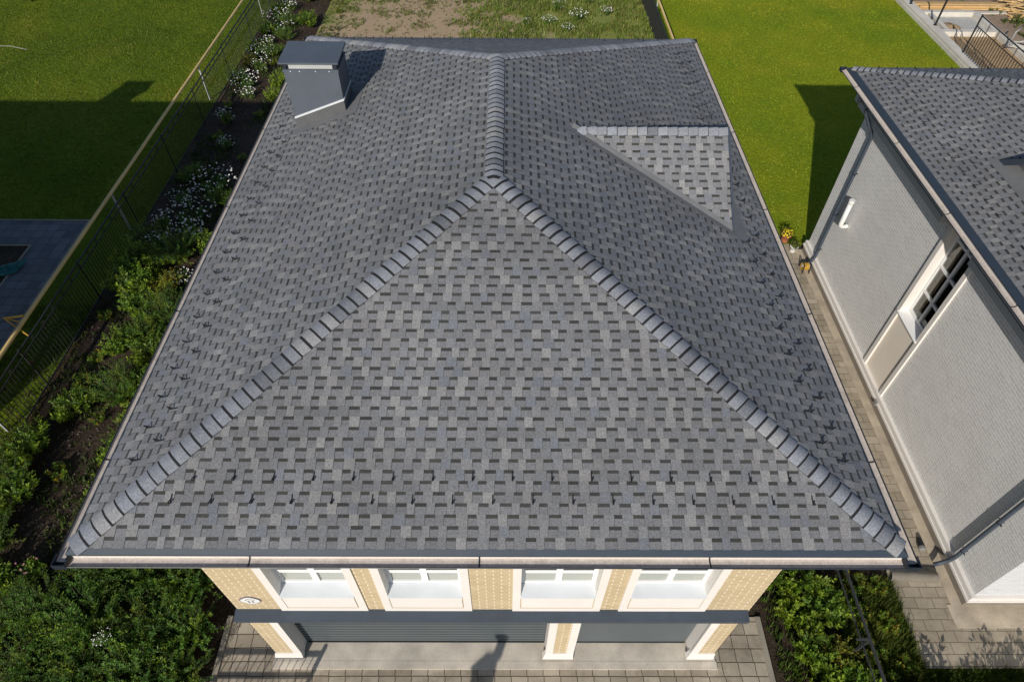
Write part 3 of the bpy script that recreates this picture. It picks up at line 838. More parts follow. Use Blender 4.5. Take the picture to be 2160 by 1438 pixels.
# downpipes with brackets
for yy, zz in ((14.02, 6.4), (2.85, 6.4)):
    m = MB(); pxx = wx - .11
    m.tube([(NX - .15, yy, zz - .05), (NX - .1, yy, zz - .22), (wx - .45, yy, 6.0), (pxx - .25, yy, 5.82), (pxx - .08, yy, 5.62), (pxx, yy, 5.4), (pxx, yy, .62), (pxx - .05, yy, .42), (pxx - .2, yy, .24), (pxx - .32, yy, .16)], .052, 12)
    dp = m.build("downpipe", "graphite_metal", nb, True)
    for z in (.95, 2.5, 4.1):
        m = MB(); m.tube([(pxx, yy, z), (pxx, yy, z + .03)], .060, 12); m.box(pxx + .04, wx, yy - .015, yy + .015, z, z + .03); m.box(pxx - .01, pxx + .01, yy - .10, yy - .05, z, z + .03)
        m.build("pipe_bracket", "dark_trim", dp)
# white flue
m = MB(); m.tube([(wx - .002, 13.25, 2.62), (wx - .2, 13.25, 2.62), (wx - .24, 13.25, 2.66), (wx - .25, 13.25, 2.72), (wx - .25, 13.25, 3.52)], .075, 14)
m.tube([(wx - .02, 13.25, 2.62), (wx - .003, 13.25, 2.62)], .12, 16)
fl = m.build("flue", "white_paint", nb, True)
m = MB(); m.tube([(wx - .25, 13.25, 3.56), (wx - .25, 13.25, 3.66)], .09, 14); m.build("flue_cap", "white_paint", fl)
m = MB(); m.tube([(wx - .25, 13.25, 3.5), (wx - .25, 13.25, 3.57)], .055, 12); m.build("flue_vent", "black_iron", fl)
m = MB(); m.lathe([(0, .09), (.06, .08), (.085, .03), (.085, -.03), (.06, -.08), (0, -.09)], (10.98, 14.86, 6.2), 14); m.box(10.96, 11.2, 14.83, 14.89, 6.24, 6.3)
m.build("floodlight", "lens_grey", nb, True)
m = MB(); m.box(wx - .19, wx - .13, 7.66, 7.78, .30, .42); m.build("wall_socket", "lens_grey", nb, False, .008)
# gabled dormer of the neighbour
nd = bpy.data.objects.new("dormer", None); C.objects.link(nd); nd.parent = nb
dx, dya, dyb, dz0 = 12.5, 6.4, 10.0, NH + .37 * (12.5 - NX); dzt = dz0 + 1.2; dym = (dya + dyb) / 2
xe = dx + 1.2 / .37
m = MB(); m.face([(dx, dya, dz0), (dx, dyb, dz0), (dx, dym, dzt - .04)]); m.build("gable_wall", "soffit", nd)
m = MB(); rr = random.Random(8)
sd = math.hypot(1.8, 1.2)
for sgn, yb0 in ((1, dya), (-1, dyb)):
    V_ = Vector((0, sgn * 1.8, 1.2)).normalized()
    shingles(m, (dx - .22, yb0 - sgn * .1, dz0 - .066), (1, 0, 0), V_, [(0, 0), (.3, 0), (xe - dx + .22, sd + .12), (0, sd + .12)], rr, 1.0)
m.build("dormer_roof", "shingle", nd)
m = MB()
for sgn, yb0 in ((1, dya - .12), (-1, dyb + .12)):
    a = Vector((dx - .22, yb0, dz0 - .10)); b = Vector((dx - .22, dym, dzt + .02)); d = b - a
    m.obox((a + b) / 2 - Vector((0, 0, .07)), d / 2, Vector((.02, 0, 0)), Vector((0, 0, .085)))
m.build("verge_trim", "graphite_metal", nd)
m = MB(); m.box(dx - .03, dx - .001, 7.6, 8.8, dz0 + .12, dz0 + .6); m.build("vent_louvre", "dark_trim", nd)
m = MB(); zz = lambda x, y: (x, y, NH + .37 * (x - NX) + .022)
m.face([zz(dx - .42, dya - .2), zz(dx, dya - .2), zz(dx, dyb + .2), zz(dx - .42, dyb + .2)]); m.build("skirt_flashing", "flashing_sheet", nd)

# ------------------------------------------------------------------ house and made-up pillar outside the frame that cast shadows
lh = thing("house", (-22, 5, 0), "house beyond the left edge whose roof and chimney shade the left lawn", "house")
m = MB(); m.col = (.14, .142, .15); xa, xb, ya, yb, ze = -44, -16.1, .2, 11.15, 8.2; zm = ze + 1.75; ym = (ya + yb) / 2; rl = (yb - ya) / 2
m.face([(xa, ya, ze), (xb, ya, ze), (xb - rl, ym, zm), (xa + rl, ym, zm)]); m.face([(xb, yb, ze), (xa, yb, ze), (xa + rl, ym, zm), (xb - rl, ym, zm)])
m.face([(xb, ya, ze), (xb, yb, ze), (xb - rl, ym, zm)]); m.face([(xa, yb, ze), (xa, ya, ze), (xa + rl, ym, zm)]); m.face([(xa, ya, ze), (xb, ya, ze), (xb, yb, ze), (xa, yb, ze)])
m.build("roof", "shingle", lh)
m = MB(); m.box(-43, -17.3, 1.0, 10.4, 0, 8.03); m.build("wall", "tan_brick", lh)
m = MB(); m.box(-25.3, -24.05, 9.55, 10.45, 8.2, 9.5); c2 = m.build("chimney", "chimney_metal", lh)
m = MB(); m.box(-25.4, -23.95, 9.45, 10.55, 9.6, 9.66); m.box(-25.2, -24.15, 9.65, 10.35, 9.5, 9.6); m.build("chimney_cap", "chimney_metal", c2)
lp = thing("shadow_pillar", (-2.45, -5.7, 0), "made-up brick pillar with a boxy head, unseen, added to cast the driveway shadow", "pillar")  # invented pillar out of view, shaped only to cast the driveway shadow
m = MB(); m.box(-2.6, -2.28, -5.85, -5.55, 0, 3.35); m.build("shaft", "tan_brick", lp)
m = MB(); m.hexa([(-2.68, -5.93, 3.35), (-2.2, -5.93, 3.35), (-2.68, -5.47, 3.35), (-2.2, -5.47, 3.35), (-2.46, -5.8, 3.6), (-2.22, -5.8, 3.6), (-2.46, -5.6, 3.6), (-2.22, -5.6, 3.6)]); m.build("cap", "pale_concrete", lp)
m = MB(); m.box(-2.32, -2.16, -5.78, -5.62, 3.6, 3.95); m.box(-2.355, -2.125, -5.81, -5.59, 3.95, 4.25); m.build("shadow_head", "black_iron", lp)  # boxes shaped for the head of that shadow, not a lamp

# ------------------------------------------------------------------ fences, gas pipes
def fence(name, loc, label, posts, xf, top, rail2, bar, low=.12, thick=.045, cat="fence", seed=1, mesh=False, bar_r=.009):
    t_ = thing(name, loc, label, cat)
    for y in posts:
        m = MB(); m.box(xf - thick / 2, xf + thick / 2, y - thick / 2, y + thick / 2, -.02, top + .05); m.box(xf - thick * .7, xf + thick * .7, y - thick * .7, y + thick * .7, top + .05, top + .07)
        m.build("post", "black_iron", t_)
    for ya, yb in zip(posts, posts[1:]):
        m = MB(); a, b = ya + thick / 2, yb - thick / 2
        for z, r_ in ((top, .022), (rail2, .016), (low, .018)): m.box(xf - r_, xf + r_, a, b, z - r_, z + r_)
        n = int((b - a) / bar)
        for i in range(1, n):
            y = a + (b - a) * i / n; m.box(xf - bar_r, xf + bar_r, y - bar_r, y + bar_r, low, rail2)
        n2 = max(2, int((b - a) / (bar * 4)))
        for i in range(1, n2):
            y = a + (b - a) * i / n2; m.box(xf - .01, xf + .01, y - .04, y - .03, rail2, top); m.box(xf - .01, xf + .01, y + .03, y + .04, rail2, top)
        m.build("panel", "black_iron", t_)
    return t_
fence("iron_fence", (-13.95, 20, 0), "long black iron bar fence between the left lawn and the flower bed", [4.6, 8.49, 12.3, 16.1, 20.02, 23.82, 28.2, 32.4, 36.6, 40.5], -13.95, 1.68, 1.46, .145)
fence("mesh_fence", (8.43, 33, 0), "dark close barred fence beside the yellow pipe behind the house", [17.2, 21.2, 25.2, 29.2, 33.2, 37.2, 41], 8.43, 1.35, 1.22, .07, .08, .045, "fence", 2, True, .015)
def gas_pipe(loc, label, x, z, y0_, y1_, posts, bracket):
    t_ = thing("gas_pipe", loc, label, "pipe")
    m = MB(); n = 14; rr = random.Random(int(x * 10))
    m.tube([(x + rr.uniform(-.012, .012), y0_ + (y1_ - y0_) * i / n, z + rr.uniform(-.01, .01)) for i in range(n + 1)], .062, 10); m.build("pipe", "pipe_paint", t_, True)
    for y, zt_ in posts:
        m = MB(); m.tube([(x + .02, y, 0), (x + .02, y, zt_)], .04, 8); m.build("post", "grey_post", t_)
    if bracket:
        y = bracket; m = MB()
        m.tube([(x, y, z + .03), (x - .55, y + .1, z + .12), (x + .33, y + .5 - .9, z - .15)], .022, 6)
        m.tube([(x - .5, y + .1, z + .1), (x - .05, y + .25, z + .06)], .035, 8); m.build("bracket", "yellow_paint", t_)
gas_pipe((-14.4, 20, 0), "long ochre gas pipe on pale posts along the left fence", -14.42, 1.68, 2.0, 41, [(26.1, 1.62), (16.1, 1.62), (6.85, 1.2), (36.1, 1.62)], 9.6)
gas_pipe((8.75, 33, 0), "short view of yellow gas pipe behind the house beside the right lawn", 8.78, 1.27, 17, 41, [(35.6, 1.2), (28, 1.2), (21, 1.2)], None)
# low fence between the two plots at the lower right
t_ = thing("rail_fence", (8.15, .5, 0), "weathered dark metal rail fence running through the bushes at lower right", "fence")
m = MB(); m.box(8.13, 8.18, -6, 4.2, 1.26, 1.31); m.box(8.05, 8.075, -6, 4.2, 1.06, 1.09); m.build("rail", "old_iron", t_)
for y in (.72, 3.3, -2.0):
    m = MB(); m.box(8.14, 8.19, y - .025, y + .025, 0, 1.26); m.build("post", "old_iron", t_)
m = MB(); m.box(7.86, 8.13, .70, .74, 1.255, 1.30); m.build("bracket", "old_iron", t_)
# gate in front of the house, below the frame: throws the barred shadow onto the drive
gt = thing("gate", (-6, -1.5, 0), "barred gate before the driveway, seen by its shadow", "gate")
for x in (-4.82, -8.8):
    m = MB(); m.box(x - .04, x + .04, -1.54, -1.46, 0, 1.4); m.build("post", "black_iron", gt)
m = MB()
for z in (1.3, 1.02, .25): m.box(-8.76, -4.86, -1.52, -1.48, z - .03, z + .03)
for i in range(24): x = -8.7 + i * .162; m.box(x - .008, x + .008, -1.508, -1.492, .25, 1.3)
m.build("panel", "black_iron", gt)

# ------------------------------------------------------------------ building plot, top right
fd = thing("foundation", (26.5, 34, 0), "pale concrete strip foundation with open trenches on the plot at the top right", "foundation")
m = MB(); m.box(24.34, 24.86, 25, 39.2, -.01, .34); m.box(24.30, 24.34, 25, 39.2, -.01, .2); m.build("outer_strip", "pale_concrete", fd, False, .01)
m = MB(); m.box(25.0, 28.1, 36.45, 36.75, 0, .28); m.box(24.86, 28.1, 33.75, 34.1, 0, .28); m.box(27.95, 28.3, 28, 36.45, 0, .282); m.box(25.25, 25.5, 34.1, 36.45, 0, .24)
m.build("inner_strip", "pale_concrete", fd, False, .01)
sheet("gravel_bed", rect(25.5, 27.95, 34.1, 36.45), .02, "gravel")
m = MB()
rr = random.Random(4)
for i in range(40):
    th = 2 * math.pi * i / 40
    pass
n = 14; P0 = [(26.05 + .62 * math.cos(2 * math.pi * k / n) * rr.uniform(.8, 1.1), 35.05 + .62 * math.sin(2 * math.pi * k / n) * rr.uniform(.8, 1.1), .021) for k in range(n)]
for k in range(n): m.face([P0[k], P0[(k + 1) % n], (26.05 + .1 * rr.uniform(-1, 1), 35.05, .2)])
lone(m, "sand_heap", "building_sand", (26.05, 35.05, .02), "small heap of orange sand on the gravel inside the concrete foundation", "sand heap", None, True)
sheet("trench", rect(24.86, 27.95, 28, 33.75), .012, "building_sand")
# sawn boards
rr = random.Random(6)
WOOD = [(.62, .40, .17), (.66, .45, .21), (.56, .37, .17), (.68, .50, .27)]
names = ["front", "second", "third", "fourth", "rear"]
k = 0
for row, (y, xa, xb, z, w) in enumerate(((36.98, 24.95, 28.2, .02, .2), (37.22, 24.95, 27.8, .02, .2), (37.46, 24.92, 30.4, .02, .2), (37.75, 24.92, 30.6, .02, .22), (38.02, 24.92, 30.2, .02, .22), (38.3, 24.92, 30.5, .02, .22), (37.6, 25.3, 30.2, .1, .2), (37.95, 25.0, 30.6, .1, .22))):
    m = MB(); c = random.Random(row).choice(WOOD); m.col = c; m.box(xa, xb, y, y + w, z, z + .07)
    lone(m, "board", "lumber", (xa, y, z), ("long sawn board, %s on the ground behind the concrete foundation" % ["nearest", "second nearest", "third nearest", "fourth nearest", "fifth nearest", "sixth and farthest"][row]) if row < 6 else ("long sawn board lying on top of the others, %s of the two" % ("nearer", "farther")[row - 6]), "board", "sawn boards on the building plot", False, .006)
m = MB(); m.col = (.55, .5, .43); m.box(28.3, 30.3, 36.9, 37.2, .0, .07)
lone(m, "board", "lumber", (29, 37, 0), "short weathered pale board at the right end of the sawn boards", "board", "sawn boards on the building plot")
for i in range(46):
    a = rr.uniform(-.9, .35); ln = rr.uniform(.5, 1.6); x, y = 31.1 + rr.gauss(0, .55), 37.7 + rr.gauss(0, .75); z = .03 + max(0, .62 - .5 * math.hypot(x - 31.2, y - 37.9)) * rr.random() + .03
    m = MB(); m.col = tuple(Vector(rr.choice(WOOD)) * rr.uniform(.8, 1.15)); d = Vector((math.cos(a), math.sin(a), rr.uniform(-.12, .12))); s_ = Vector((-d.y, d.x, 0))
    m.obox((x, y, z), d * ln / 2, s_ * rr.uniform(.03, .06), Vector((0, 0, .018)))
    lone(m, "wood_offcut", "lumber", (x, y, z), "pale sawn offcut in the jumbled wood pile at the top right corner", "offcut", "offcuts in the wood pile")
for x, y, lab in ((24.6, 37.55, "farthest black fence post, at the lumber end of the concrete strip"), (24.75, 34.5, "middle black fence post, leaning on the concrete strip"),):
    m = MB(); m.box(x - .04, x + .04, y - .04, y + .04, .3, 2.3); m.box(x - .1, x + .1, y - .1, y + .1, .3, .34); m.box(x - .05, x + .05, y - .05, y + .05, 2.3, 2.32)
    lone(m, "fence_post", "black_iron", (x, y, .3), lab, "fence post")
ft = fence("iron_fence", (24.7, 28, .3), "short black iron fence panel with ringed top at the end of the foundation", [25.6, 31.0], 24.72, 2.25, 1.75, .21, .12, .06, 'fence', 1, False, .013)
m = MB()
for j in range(3):
    pts = [(28.4 + (.75 - .1 * j) * math.cos(2 * math.pi * i / 22), 31.9 + (.38 - .05 * j) * math.sin(2 * math.pi * i / 22), .35 + .05 * j + .03 * math.sin(5 * i)) for i in range(23)]
    m.tube(pts, .036, 7)
m.tube([(27.8, 32.1, .4), (28.1, 32.5, .8), (28.6, 32.9, .9)], .036, 7)
lone(m, "hose_coil", "hose_white", (28.4, 31.9, .3), "loose coil of thick white pipe beside the black iron fence panel", "hose", None, True)

# ------------------------------------------------------------------ small things
def pot(loc, r_, h, mat, label, lc, fc, seed):
    t_ = thing("flower_pot", loc, label, "flower pot"); x, y, z = loc
    m = MB(); m.lathe([(r_ * .68, 0), (r_ * .95, h * .82), (r_ * 1.06, h * .83), (r_ * 1.06, h), (r_ * .9, h), (r_ * .85, h * .8), (0, h * .8)], loc, 18); m.build("pot", mat, t_, True)
    q = random.Random(seed); m = MB(); f_ = MB()
    for i in range(150):
        d = Vector((q.gauss(0, 1), q.gauss(0, 1), abs(q.gauss(0, .9)))).normalized(); p = Vector((x, y, z + h)) + d * r_ * q.uniform(.4, 1.55)
        a = d.orthogonal().normalized() * .035; b = d.cross(a).normalized() * .025
        c = Vector(lc) * q.uniform(.6, 1.3); m.face((p - a, p - b + d * .02, p + a, p + b + d * .02), tuple(c))
        if q.random() < .45 and fc:
            p = p + d * .03; f_.face((p - a * 1.1, p - b * 1.3, p + a * 1.1, p + b * 1.3), tuple(Vector(fc) * q.uniform(.8, 1.1)))
    m.build("foliage", "leaf", t_)
    if fc: tag(f_.build("flowers", "petal", t_), kind="stuff")
pot((10.85, 15.62, .03), .19, .34, "terracotta", "terracotta pot of yellow flowers at the end of the side path", (.10, .14, .02), (.75, .55, .02), 1)
pot((11.0, 15.02, .03), .15, .26, "white_paint", "white pot with a bushy green plant on the side path", (.13, .16, .03), None, 2)
hr = thing("hose_reel", (11.12, 13.95, .045), "yellow and black hose reel standing beside the rear downpipe", "hose reel")
m = MB(); m.tube([(10.98, 13.75, .05), (10.98, 13.78, .4), (10.98, 14.12, .4), (10.98, 14.15, .05)], .02, 6); m.tube([(11.22, 13.75, .05), (11.22, 13.78, .4), (11.22, 14.12, .4), (11.22, 14.15, .05)], .02, 6); m.build("stand", "black_iron", hr)
m = MB()
for i in range(4): m.tube([(11.0 + i * .06, 13.95 + .12 * math.cos(2 * math.pi * k / 14), .22 + .12 * math.sin(2 * math.pi * k / 14)) for k in range(15)], .026, 6)
m.build("hose", "yellow_paint", hr, True)
m = MB(); m.tube([(10.97, 13.95, .25), (11.23, 13.95, .25)], .07, 10); m.build("drum", "hose_white", hr)
bl = thing("path_light", (10.95, 3.4, .03), "short black path light lying tilted on the side path", "light")
m = MB(); m.tube([(10.99, 3.55, .10), (10.94, 3.32, .13)], [.055, .085], 12); m.tube([(11.0, 3.6, .05), (10.99, 3.52, .12)], .03, 8); m.build("body", "black_iron", bl)
m = MB(); m.tube([(10.941, 3.325, .131), (10.925, 3.25, .142)], [.078, .07], 12); m.build("lens", "lens_grey", bl)
m = MB(); m.tube([(9.86, 2.62, .06), (11.02, 2.56, .06)], .14, 14)
lone(m, "drain_hump", "kerb_stone", (10.4, 2.6, 0), "rounded concrete drain cover crossing the side path", "drain", None, True)
m = MB()
for i in range(7):
    for j in range(4):
        f = lambda a_, b_: (-18.35 + a_ * .12 + b_ * .03, 13.15 + a_ * .06 + b_ * .16, .05 + .07 * math.sin(a_ * 1.7 + b_ * 2.1) ** 2 + .02 * b_)
        m.face((f(i, j), f(i + 1, j), f(i + 1, j + 1), f(i, j + 1)))
tp = lone(m, "tarp", "teal_plastic", (-17.9, 13.5, 0), "crumpled teal sheet lying on the edge of the left patio", "tarp", None, True)
sd_ = tp.modifiers.new("thick", 'SOLIDIFY'); sd_.thickness = .02
m = MB(); m.lathe([(0, .05), (.06, .035), (.08, 0)], (-15.0, 9.45, 0), 10)
lone(m, "play_ball", "ball_orange" if False else "terracotta", (-15.0, 9.45, 0), "small orange toy lying in the dark grass beyond the left fence", "toy", None, True)
m = MB(); m.tube([(-29.5, 31.6, .03), (-28.2, 31.75, .03), (-27.0, 31.7, .03), (-25.9, 31.3, .03)], .013, 6)
lone(m, "garden_hose", "hose_white", (-27, 31.6, 0), "thin pale hose lying on the left lawn at the left edge", "hose", None, True)

# ------------------------------------------------------------------ plants
def shrub_mesh(seed, h, spread, shoots, nodes, leaf, cols, width=.42, droop=.25, lowstart=.2):
    """stems that fan out and carry paired leaves along them"""
    q = random.Random(seed); lf = MB(); st = MB()
    for s_ in range(shoots):
        az = q.uniform(0, 2 * math.pi); rad = math.sqrt(q.random()); tilt = rad * spread
        ln = h * q.uniform(.62, 1.08) * (1 - .25 * rad)
        p = Vector((math.cos(az) * rad * spread * .28, math.sin(az) * rad * spread * .28, 0))
        d = Vector((math.cos(az) * tilt * .75, math.sin(az) * tilt * .75, h * .8)).normalized()
        pts = [p.copy()]; seg = ln / nodes; base = Vector(q.choice(cols)) * q.uniform(.75, 1.25)
        for k in range(nodes):
            fr = k / nodes
            d = (d + Vector((math.cos(az), math.sin(az), -.55)) * droop * rad * seg * 1.1 + Vector((q.gauss(0, .09), q.gauss(0, .09), q.gauss(0, .05)))).normalized()
            p = p + d * seg; pts.append(p.copy())
            if fr < lowstart: continue
            for sg in range(3):
                a2 = q.uniform(0, 2 * math.pi); sd = d.orthogonal().normalized(); sd = (sd * math.cos(a2) + d.cross(sd) * math.sin(a2))
                ld = (sd * .9 + d * .5 + Vector((0, 0, .12))).normalized(); wv = ld.cross(Vector((q.gauss(0, .3), q.gauss(0, .3), 1))).normalized()
                L_ = leaf * q.uniform(.65, 1.25) * (1.1 - .35 * fr); w_ = L_ * width
                c = base * q.uniform(.7, 1.25) * (.75 + .45 * fr)
                tip = p + ld * L_; mid = p + ld * L_ * .5 - wv.cross(ld) * L_ * .08
                lf.face((p, mid + wv * w_ * .5, tip, mid - wv * w_ * .5), tuple(c))
        st.tube([pts[0], pts[nodes // 2], pts[-1]], [.012 * h, .008 * h, .002], 4, False)
    return lf, st
def flower_heads(seed, h, spread, n, size, col):
    q = random.Random(seed); m = MB()
    for i in range(n):
        az = q.uniform(0, 2 * math.pi); r_ = math.sqrt(q.random()) * spread; c = Vector((math.cos(az) * r_, math.sin(az) * r_, h * q.uniform(.72, 1.1) * (1 - .2 * r_ / spread)))
        nrm = Vector((q.gauss(0, .45), q.gauss(0, .45) - .2, 1)).normalized(); a = nrm.orthogonal().normalized(); b = nrm.cross(a)
        s_ = size * q.uniform(.7, 1.2)
        m.face([c + (a * math.cos(t_) + b * math.sin(t_)) * s_ for t_ in [2 * math.pi * k / 7 for k in range(7)]], tuple(Vector(col) * q.uniform(.85, 1.05)))
        k_ = c + nrm * .006
        m.face([k_ + (a * math.cos(t_) + b * math.sin(t_)) * s_ * .32 for t_ in [2 * math.pi * k / 5 for k in range(5)]], (.55, .38, .03))
    return m
GREEN = [(0.125, 0.222, 0.015), (0.161, 0.253, 0.019), (0.103, 0.188, 0.015), (0.195, 0.264, 0.022)]
DARK = [(0.073, 0.167, 0.022), (0.091, 0.197, 0.026), (0.11, 0.209, 0.026)]
BRIGHT = [(0.212, 0.302, 0.02), (0.179, 0.272, 0.018), (0.254, 0.322, 0.026)]
OLIVE = [(0.216, 0.215, 0.023), (0.18, 0.199, 0.023), (0.271, 0.225, 0.023)]
protos = {}
def proto(key, *a, flowers=None, **k):
    protos[key] = (a, k, flowers)
proto('big', 41, 1.5, .95, 96, 19, .10, DARK + GREEN[:2], width=.34)
proto('feather', 42, 1.25, 1.0, 96, 20, .088, DARK + GREEN, width=.26, droop=.4)
proto('leafy', 43, .95, .75, 52, 11, .135, GREEN + BRIGHT[:1], width=.46)
proto('bright', 44, .75, .6, 44, 10, .12, BRIGHT, width=.45)
proto('olive', 45, .85, .55, 44, 10, .11, OLIVE + GREEN[:1], width=.38)
proto('daisy', 46, .55, .45, 40, 8, .085, GREEN + DARK, width=.3, flowers=(58, .55, .52, .030, (.80, .79, .74)))
proto('daisy_wide', 47, .5, .6, 44, 8, .085, DARK, width=.3, flowers=(80, .52, .72, .027, (.80, .79, .76)))
proto('yellow', 49, .8, .55, 40, 10, .10, [(.30, .27, .012), (.24, .25, .015), (.20, .23, .02)], width=.4)
proto('pink', 50, .7, .5, 30, 8, .10, GREEN, flowers=(9, .7, .3, .032, (.40, .15, .22)))
proto('weed', 48, .45, .45, 30, 8, .095, GREEN + OLIVE, width=.4)
made = {}
def plant(key, x, y, s, name, label, cat, group=None, z=0, rz=None, q=random.Random(77)):
    if key not in made:
        a, k, fl = protos[key]
        o = thing(name, (0, 0, 0), label, cat, group)
        lf, st = shrub_mesh(*a, **k); lf.build("foliage", "leaf", o); st.build("stems", "twig", o)
        if fl: tag(flower_heads(a[0] + 5, fl[1], fl[2], fl[0], fl[3], fl[4]).build("flowers", "petal", o), kind="stuff")
        made[key] = o; r_ = o
    else:
        r_ = copy_tree(made[key]); r_.name = name; tag(r_, label, cat, group)
        if group is None and 'group' in r_: del r_['group']
    r_.location = (x, y, z); r_.rotation_euler = (0, 0, q.uniform(0, 6.28) if rz is None else rz)
    r_.scale = (s * q.uniform(.92, 1.08), s * q.uniform(.92, 1.08), s * q.uniform(.9, 1.1))
    return r_
ORD = ["first", "second", "third", "fourth", "fifth", "sixth", "seventh", "eighth", "ninth", "tenth", "eleventh", "twelfth", "thirteenth", "fourteenth", "fifteenth", "sixteenth", "seventeenth", "eighteenth", "nineteenth", "twentieth", "twenty-first", "twenty-second", "twenty-third", "twenty-fourth", "twenty-fifth", "twenty-sixth", "twenty-seventh", "twenty-eighth", "twenty-ninth", "thirtieth", "thirty-first", "thirty-second"]
plant('yellow', -11.85, 12.6, .9, 'shrub', 'yellow leaved shrub in the left bed beside the gutter', 'shrub', 'shrubs in the left bed')
plant('pink', -11.5, 2.6, .9, 'pink_flowers', 'bush with a few pink blooms left of the roof corner', 'flowers')
# daisies along the left bed, listed from the back
D = [(-12.9, 36.6, 1.1, 'daisy'), (-13.2, 35.0, 1.2, 'daisy_wide'), (-12.7, 33.6, 1.2, 'daisy_wide'), (-13.1, 32.0, 1.0, 'daisy'), (-12.9, 30.6, 1.15, 'daisy_wide'), (-12.5, 28.9, 1.2, 'daisy'), (-13.0, 27.4, 1.15, 'daisy_wide'), (-12.6, 26.2, 1.0, 'daisy'),
     (-12.9, 24.0, 1.1, 'daisy'), (-12.3, 21.9, .9, 'daisy'), (-11.9, 18.8, 1.3, 'daisy_wide'), (-12.7, 17.8, 1.1, 'daisy_wide'), (-12.2, 16.8, 1.3, 'daisy_wide'), (-13.0, 16.2, 1.1, 'daisy'), (-11.9, 15.6, 1.2, 'daisy'), (-11.4, 13.2, .9, 'daisy'), (-12.9, 14.9, 1.1, 'daisy')]
for i, (x, y, s, kk_) in enumerate(D):
    plant(kk_, x, y, s, "daisy_clump", "white daisy clump in the left bed, %s from the back" % ORD[i], "flowers", "daisy clumps in the left flower bed")
S = [(-11.2, 34.6, 1.0, 'leafy'), (-12.2, 38.2, 1.3, 'leafy'), (-10.9, 38.5, 1.0, 'feather'), (-11.3, 27.6, 1.1, 'bright'), (-11.2, 26.2, 1.0, 'bright'), (-13.4, 29.6, .9, 'olive'), (-13.3, 13.9, 1.2, 'leafy'), (-12.1, 14.4, 1.25, 'feather'), (-12.9, 12.6, 1.25, 'leafy'), (-11.6, 12.9, 1.0, 'olive'),
     (-12.1, 11.7, 1.15, 'leafy'), (-11.2, 11.2, 1.1, 'feather'), (-12.3, 10.0, .9, 'leafy'), (-11.1, 9.6, 1.05, 'leafy'), (-12.9, 8.6, .9, 'weed'), (-11.4, 8.2, 1.05, 'feather'), (-10.6, 7.2, 1.0, 'bright'), (-12.6, 7.5, .95, 'leafy'), (-13.2, 6.0, 1.1, 'leafy'), (-10.5, 5.9, 1.0, 'leafy'), (-13.5, 7.0, .8, 'weed'), (-10.3, 4.7, 1.0, 'leafy')]
for i, (x, y, s, kk_) in enumerate(S):
    plant(kk_, x, y, s, "shrub", "green shrub in the bed left of the house, %s from the back" % ORD[i], "shrub", "shrubs in the left bed")
LP = ((-13.3, 15.2, .9, 'feather'), (-12.4, 13.2, .8, 'bright'), (-13.4, 11.4, .75, 'weed'), (-11.7, 10.4, .9, 'feather'), (-12.9, 9.6, .75, 'weed'), (-10.9, 8.4, .85, 'leafy'), (-11.9, 7.2, .7, 'weed'), (-13.3, 5.0, .9, 'feather'), (-12.2, 5.4, .8, 'weed'), (-10.6, 6.6, .8, 'feather'), (-13.2, 20.0, .7, 'weed'), (-11.4, 21.0, .6, 'weed'), (-12.9, 22.6, .8, 'weed'), (-11.6, 24.6, .7, 'weed'), (-13.3, 25.4, .7, 'weed'), (-12.2, 29.8, .8, 'weed'), (-12.0, 31.4, .9, 'weed'), (-13.4, 33.4, .9, 'leafy'), (-11.9, 36.0, .8, 'weed'), (-12.4, 40.0, 1.2, 'leafy'), (-10.4, 17.2, .8, 'feather'), (-10.8, 14.8, .9, 'leafy'), (-9.9, 36.4, .7, 'weed'), (-13.5, 27.9, .7, 'feather'), (-12.5, 30.9, .7, 'feather'), (-13.5, 31.2, .7, 'leafy'), (-12.2, 32.8, .7, 'feather'), (-12.4, 34.7, .8, 'feather'), (-13.4, 36.2, .8, 'leafy'), (-12.9, 19.4, .75, 'feather'), (-11.4, 17.9, .7, 'feather'))
LY = sorted(p_[1] for p_ in LP); ORDL = ORD
for i, (x, y, s_, kk_) in enumerate(LP):
    plant(kk_, x, y, s_, "low_plant", "low plant on bare soil of the left bed, %s counted from the front end" % ORDL[LY.index(y)], "plant", "low plants in the left bed")
B = [(-12.9, 4.6, 1.0, 'leafy'), (-13.0, 3.3, 1.0, 'feather'), (-12.3, 2.2, 1.0, 'leafy'), (-11.6, 1.5, .95, 'feather'), (-10.2, 3.4, .9, 'feather'), (-9.6, 2.5, 1.05, 'feather'), (-8.5, 2.6, 1.1, 'big'), (-7.5, 2.4, .95, 'big'), (-10.6, 1.6, .9, 'big'), (-9.4, 1.3, 1.1, 'big'), (-8.2, 1.4, 1.1, 'feather'),
     (-7.2, 1.3, .9, 'big'), (-10.4, .5, .9, 'feather'), (-9.2, .2, 1.1, 'feather'), (-8.0, .2, 1.05, 'big'), (-7.0, .2, .8, 'feather'), (-11.5, .3, .9, 'leafy'), (-8.8, -.9, 1.0, 'big'), (-7.6, -.9, .9, 'feather'), (-10.2, -.8, 1.0, 'big')]
for i, (x, y, s, kk_) in enumerate(B):
    plant(kk_, x, y, s, "bush", "dense dark green bush at the lower left, %s counting from the bed soil path" % ORD[i], "bush", "bushes massed at the lower left")
for i, (x, y, s) in enumerate(((-11.2, .9, .4), (-8.6, .8, .45))):
    plant('daisy', x, y, s, "daisy_clump", "small white daisies poking out of the lower left bushes, %s one" % ("left", "right")[i], "flowers", "daisies among the lower left bushes", z=.95)
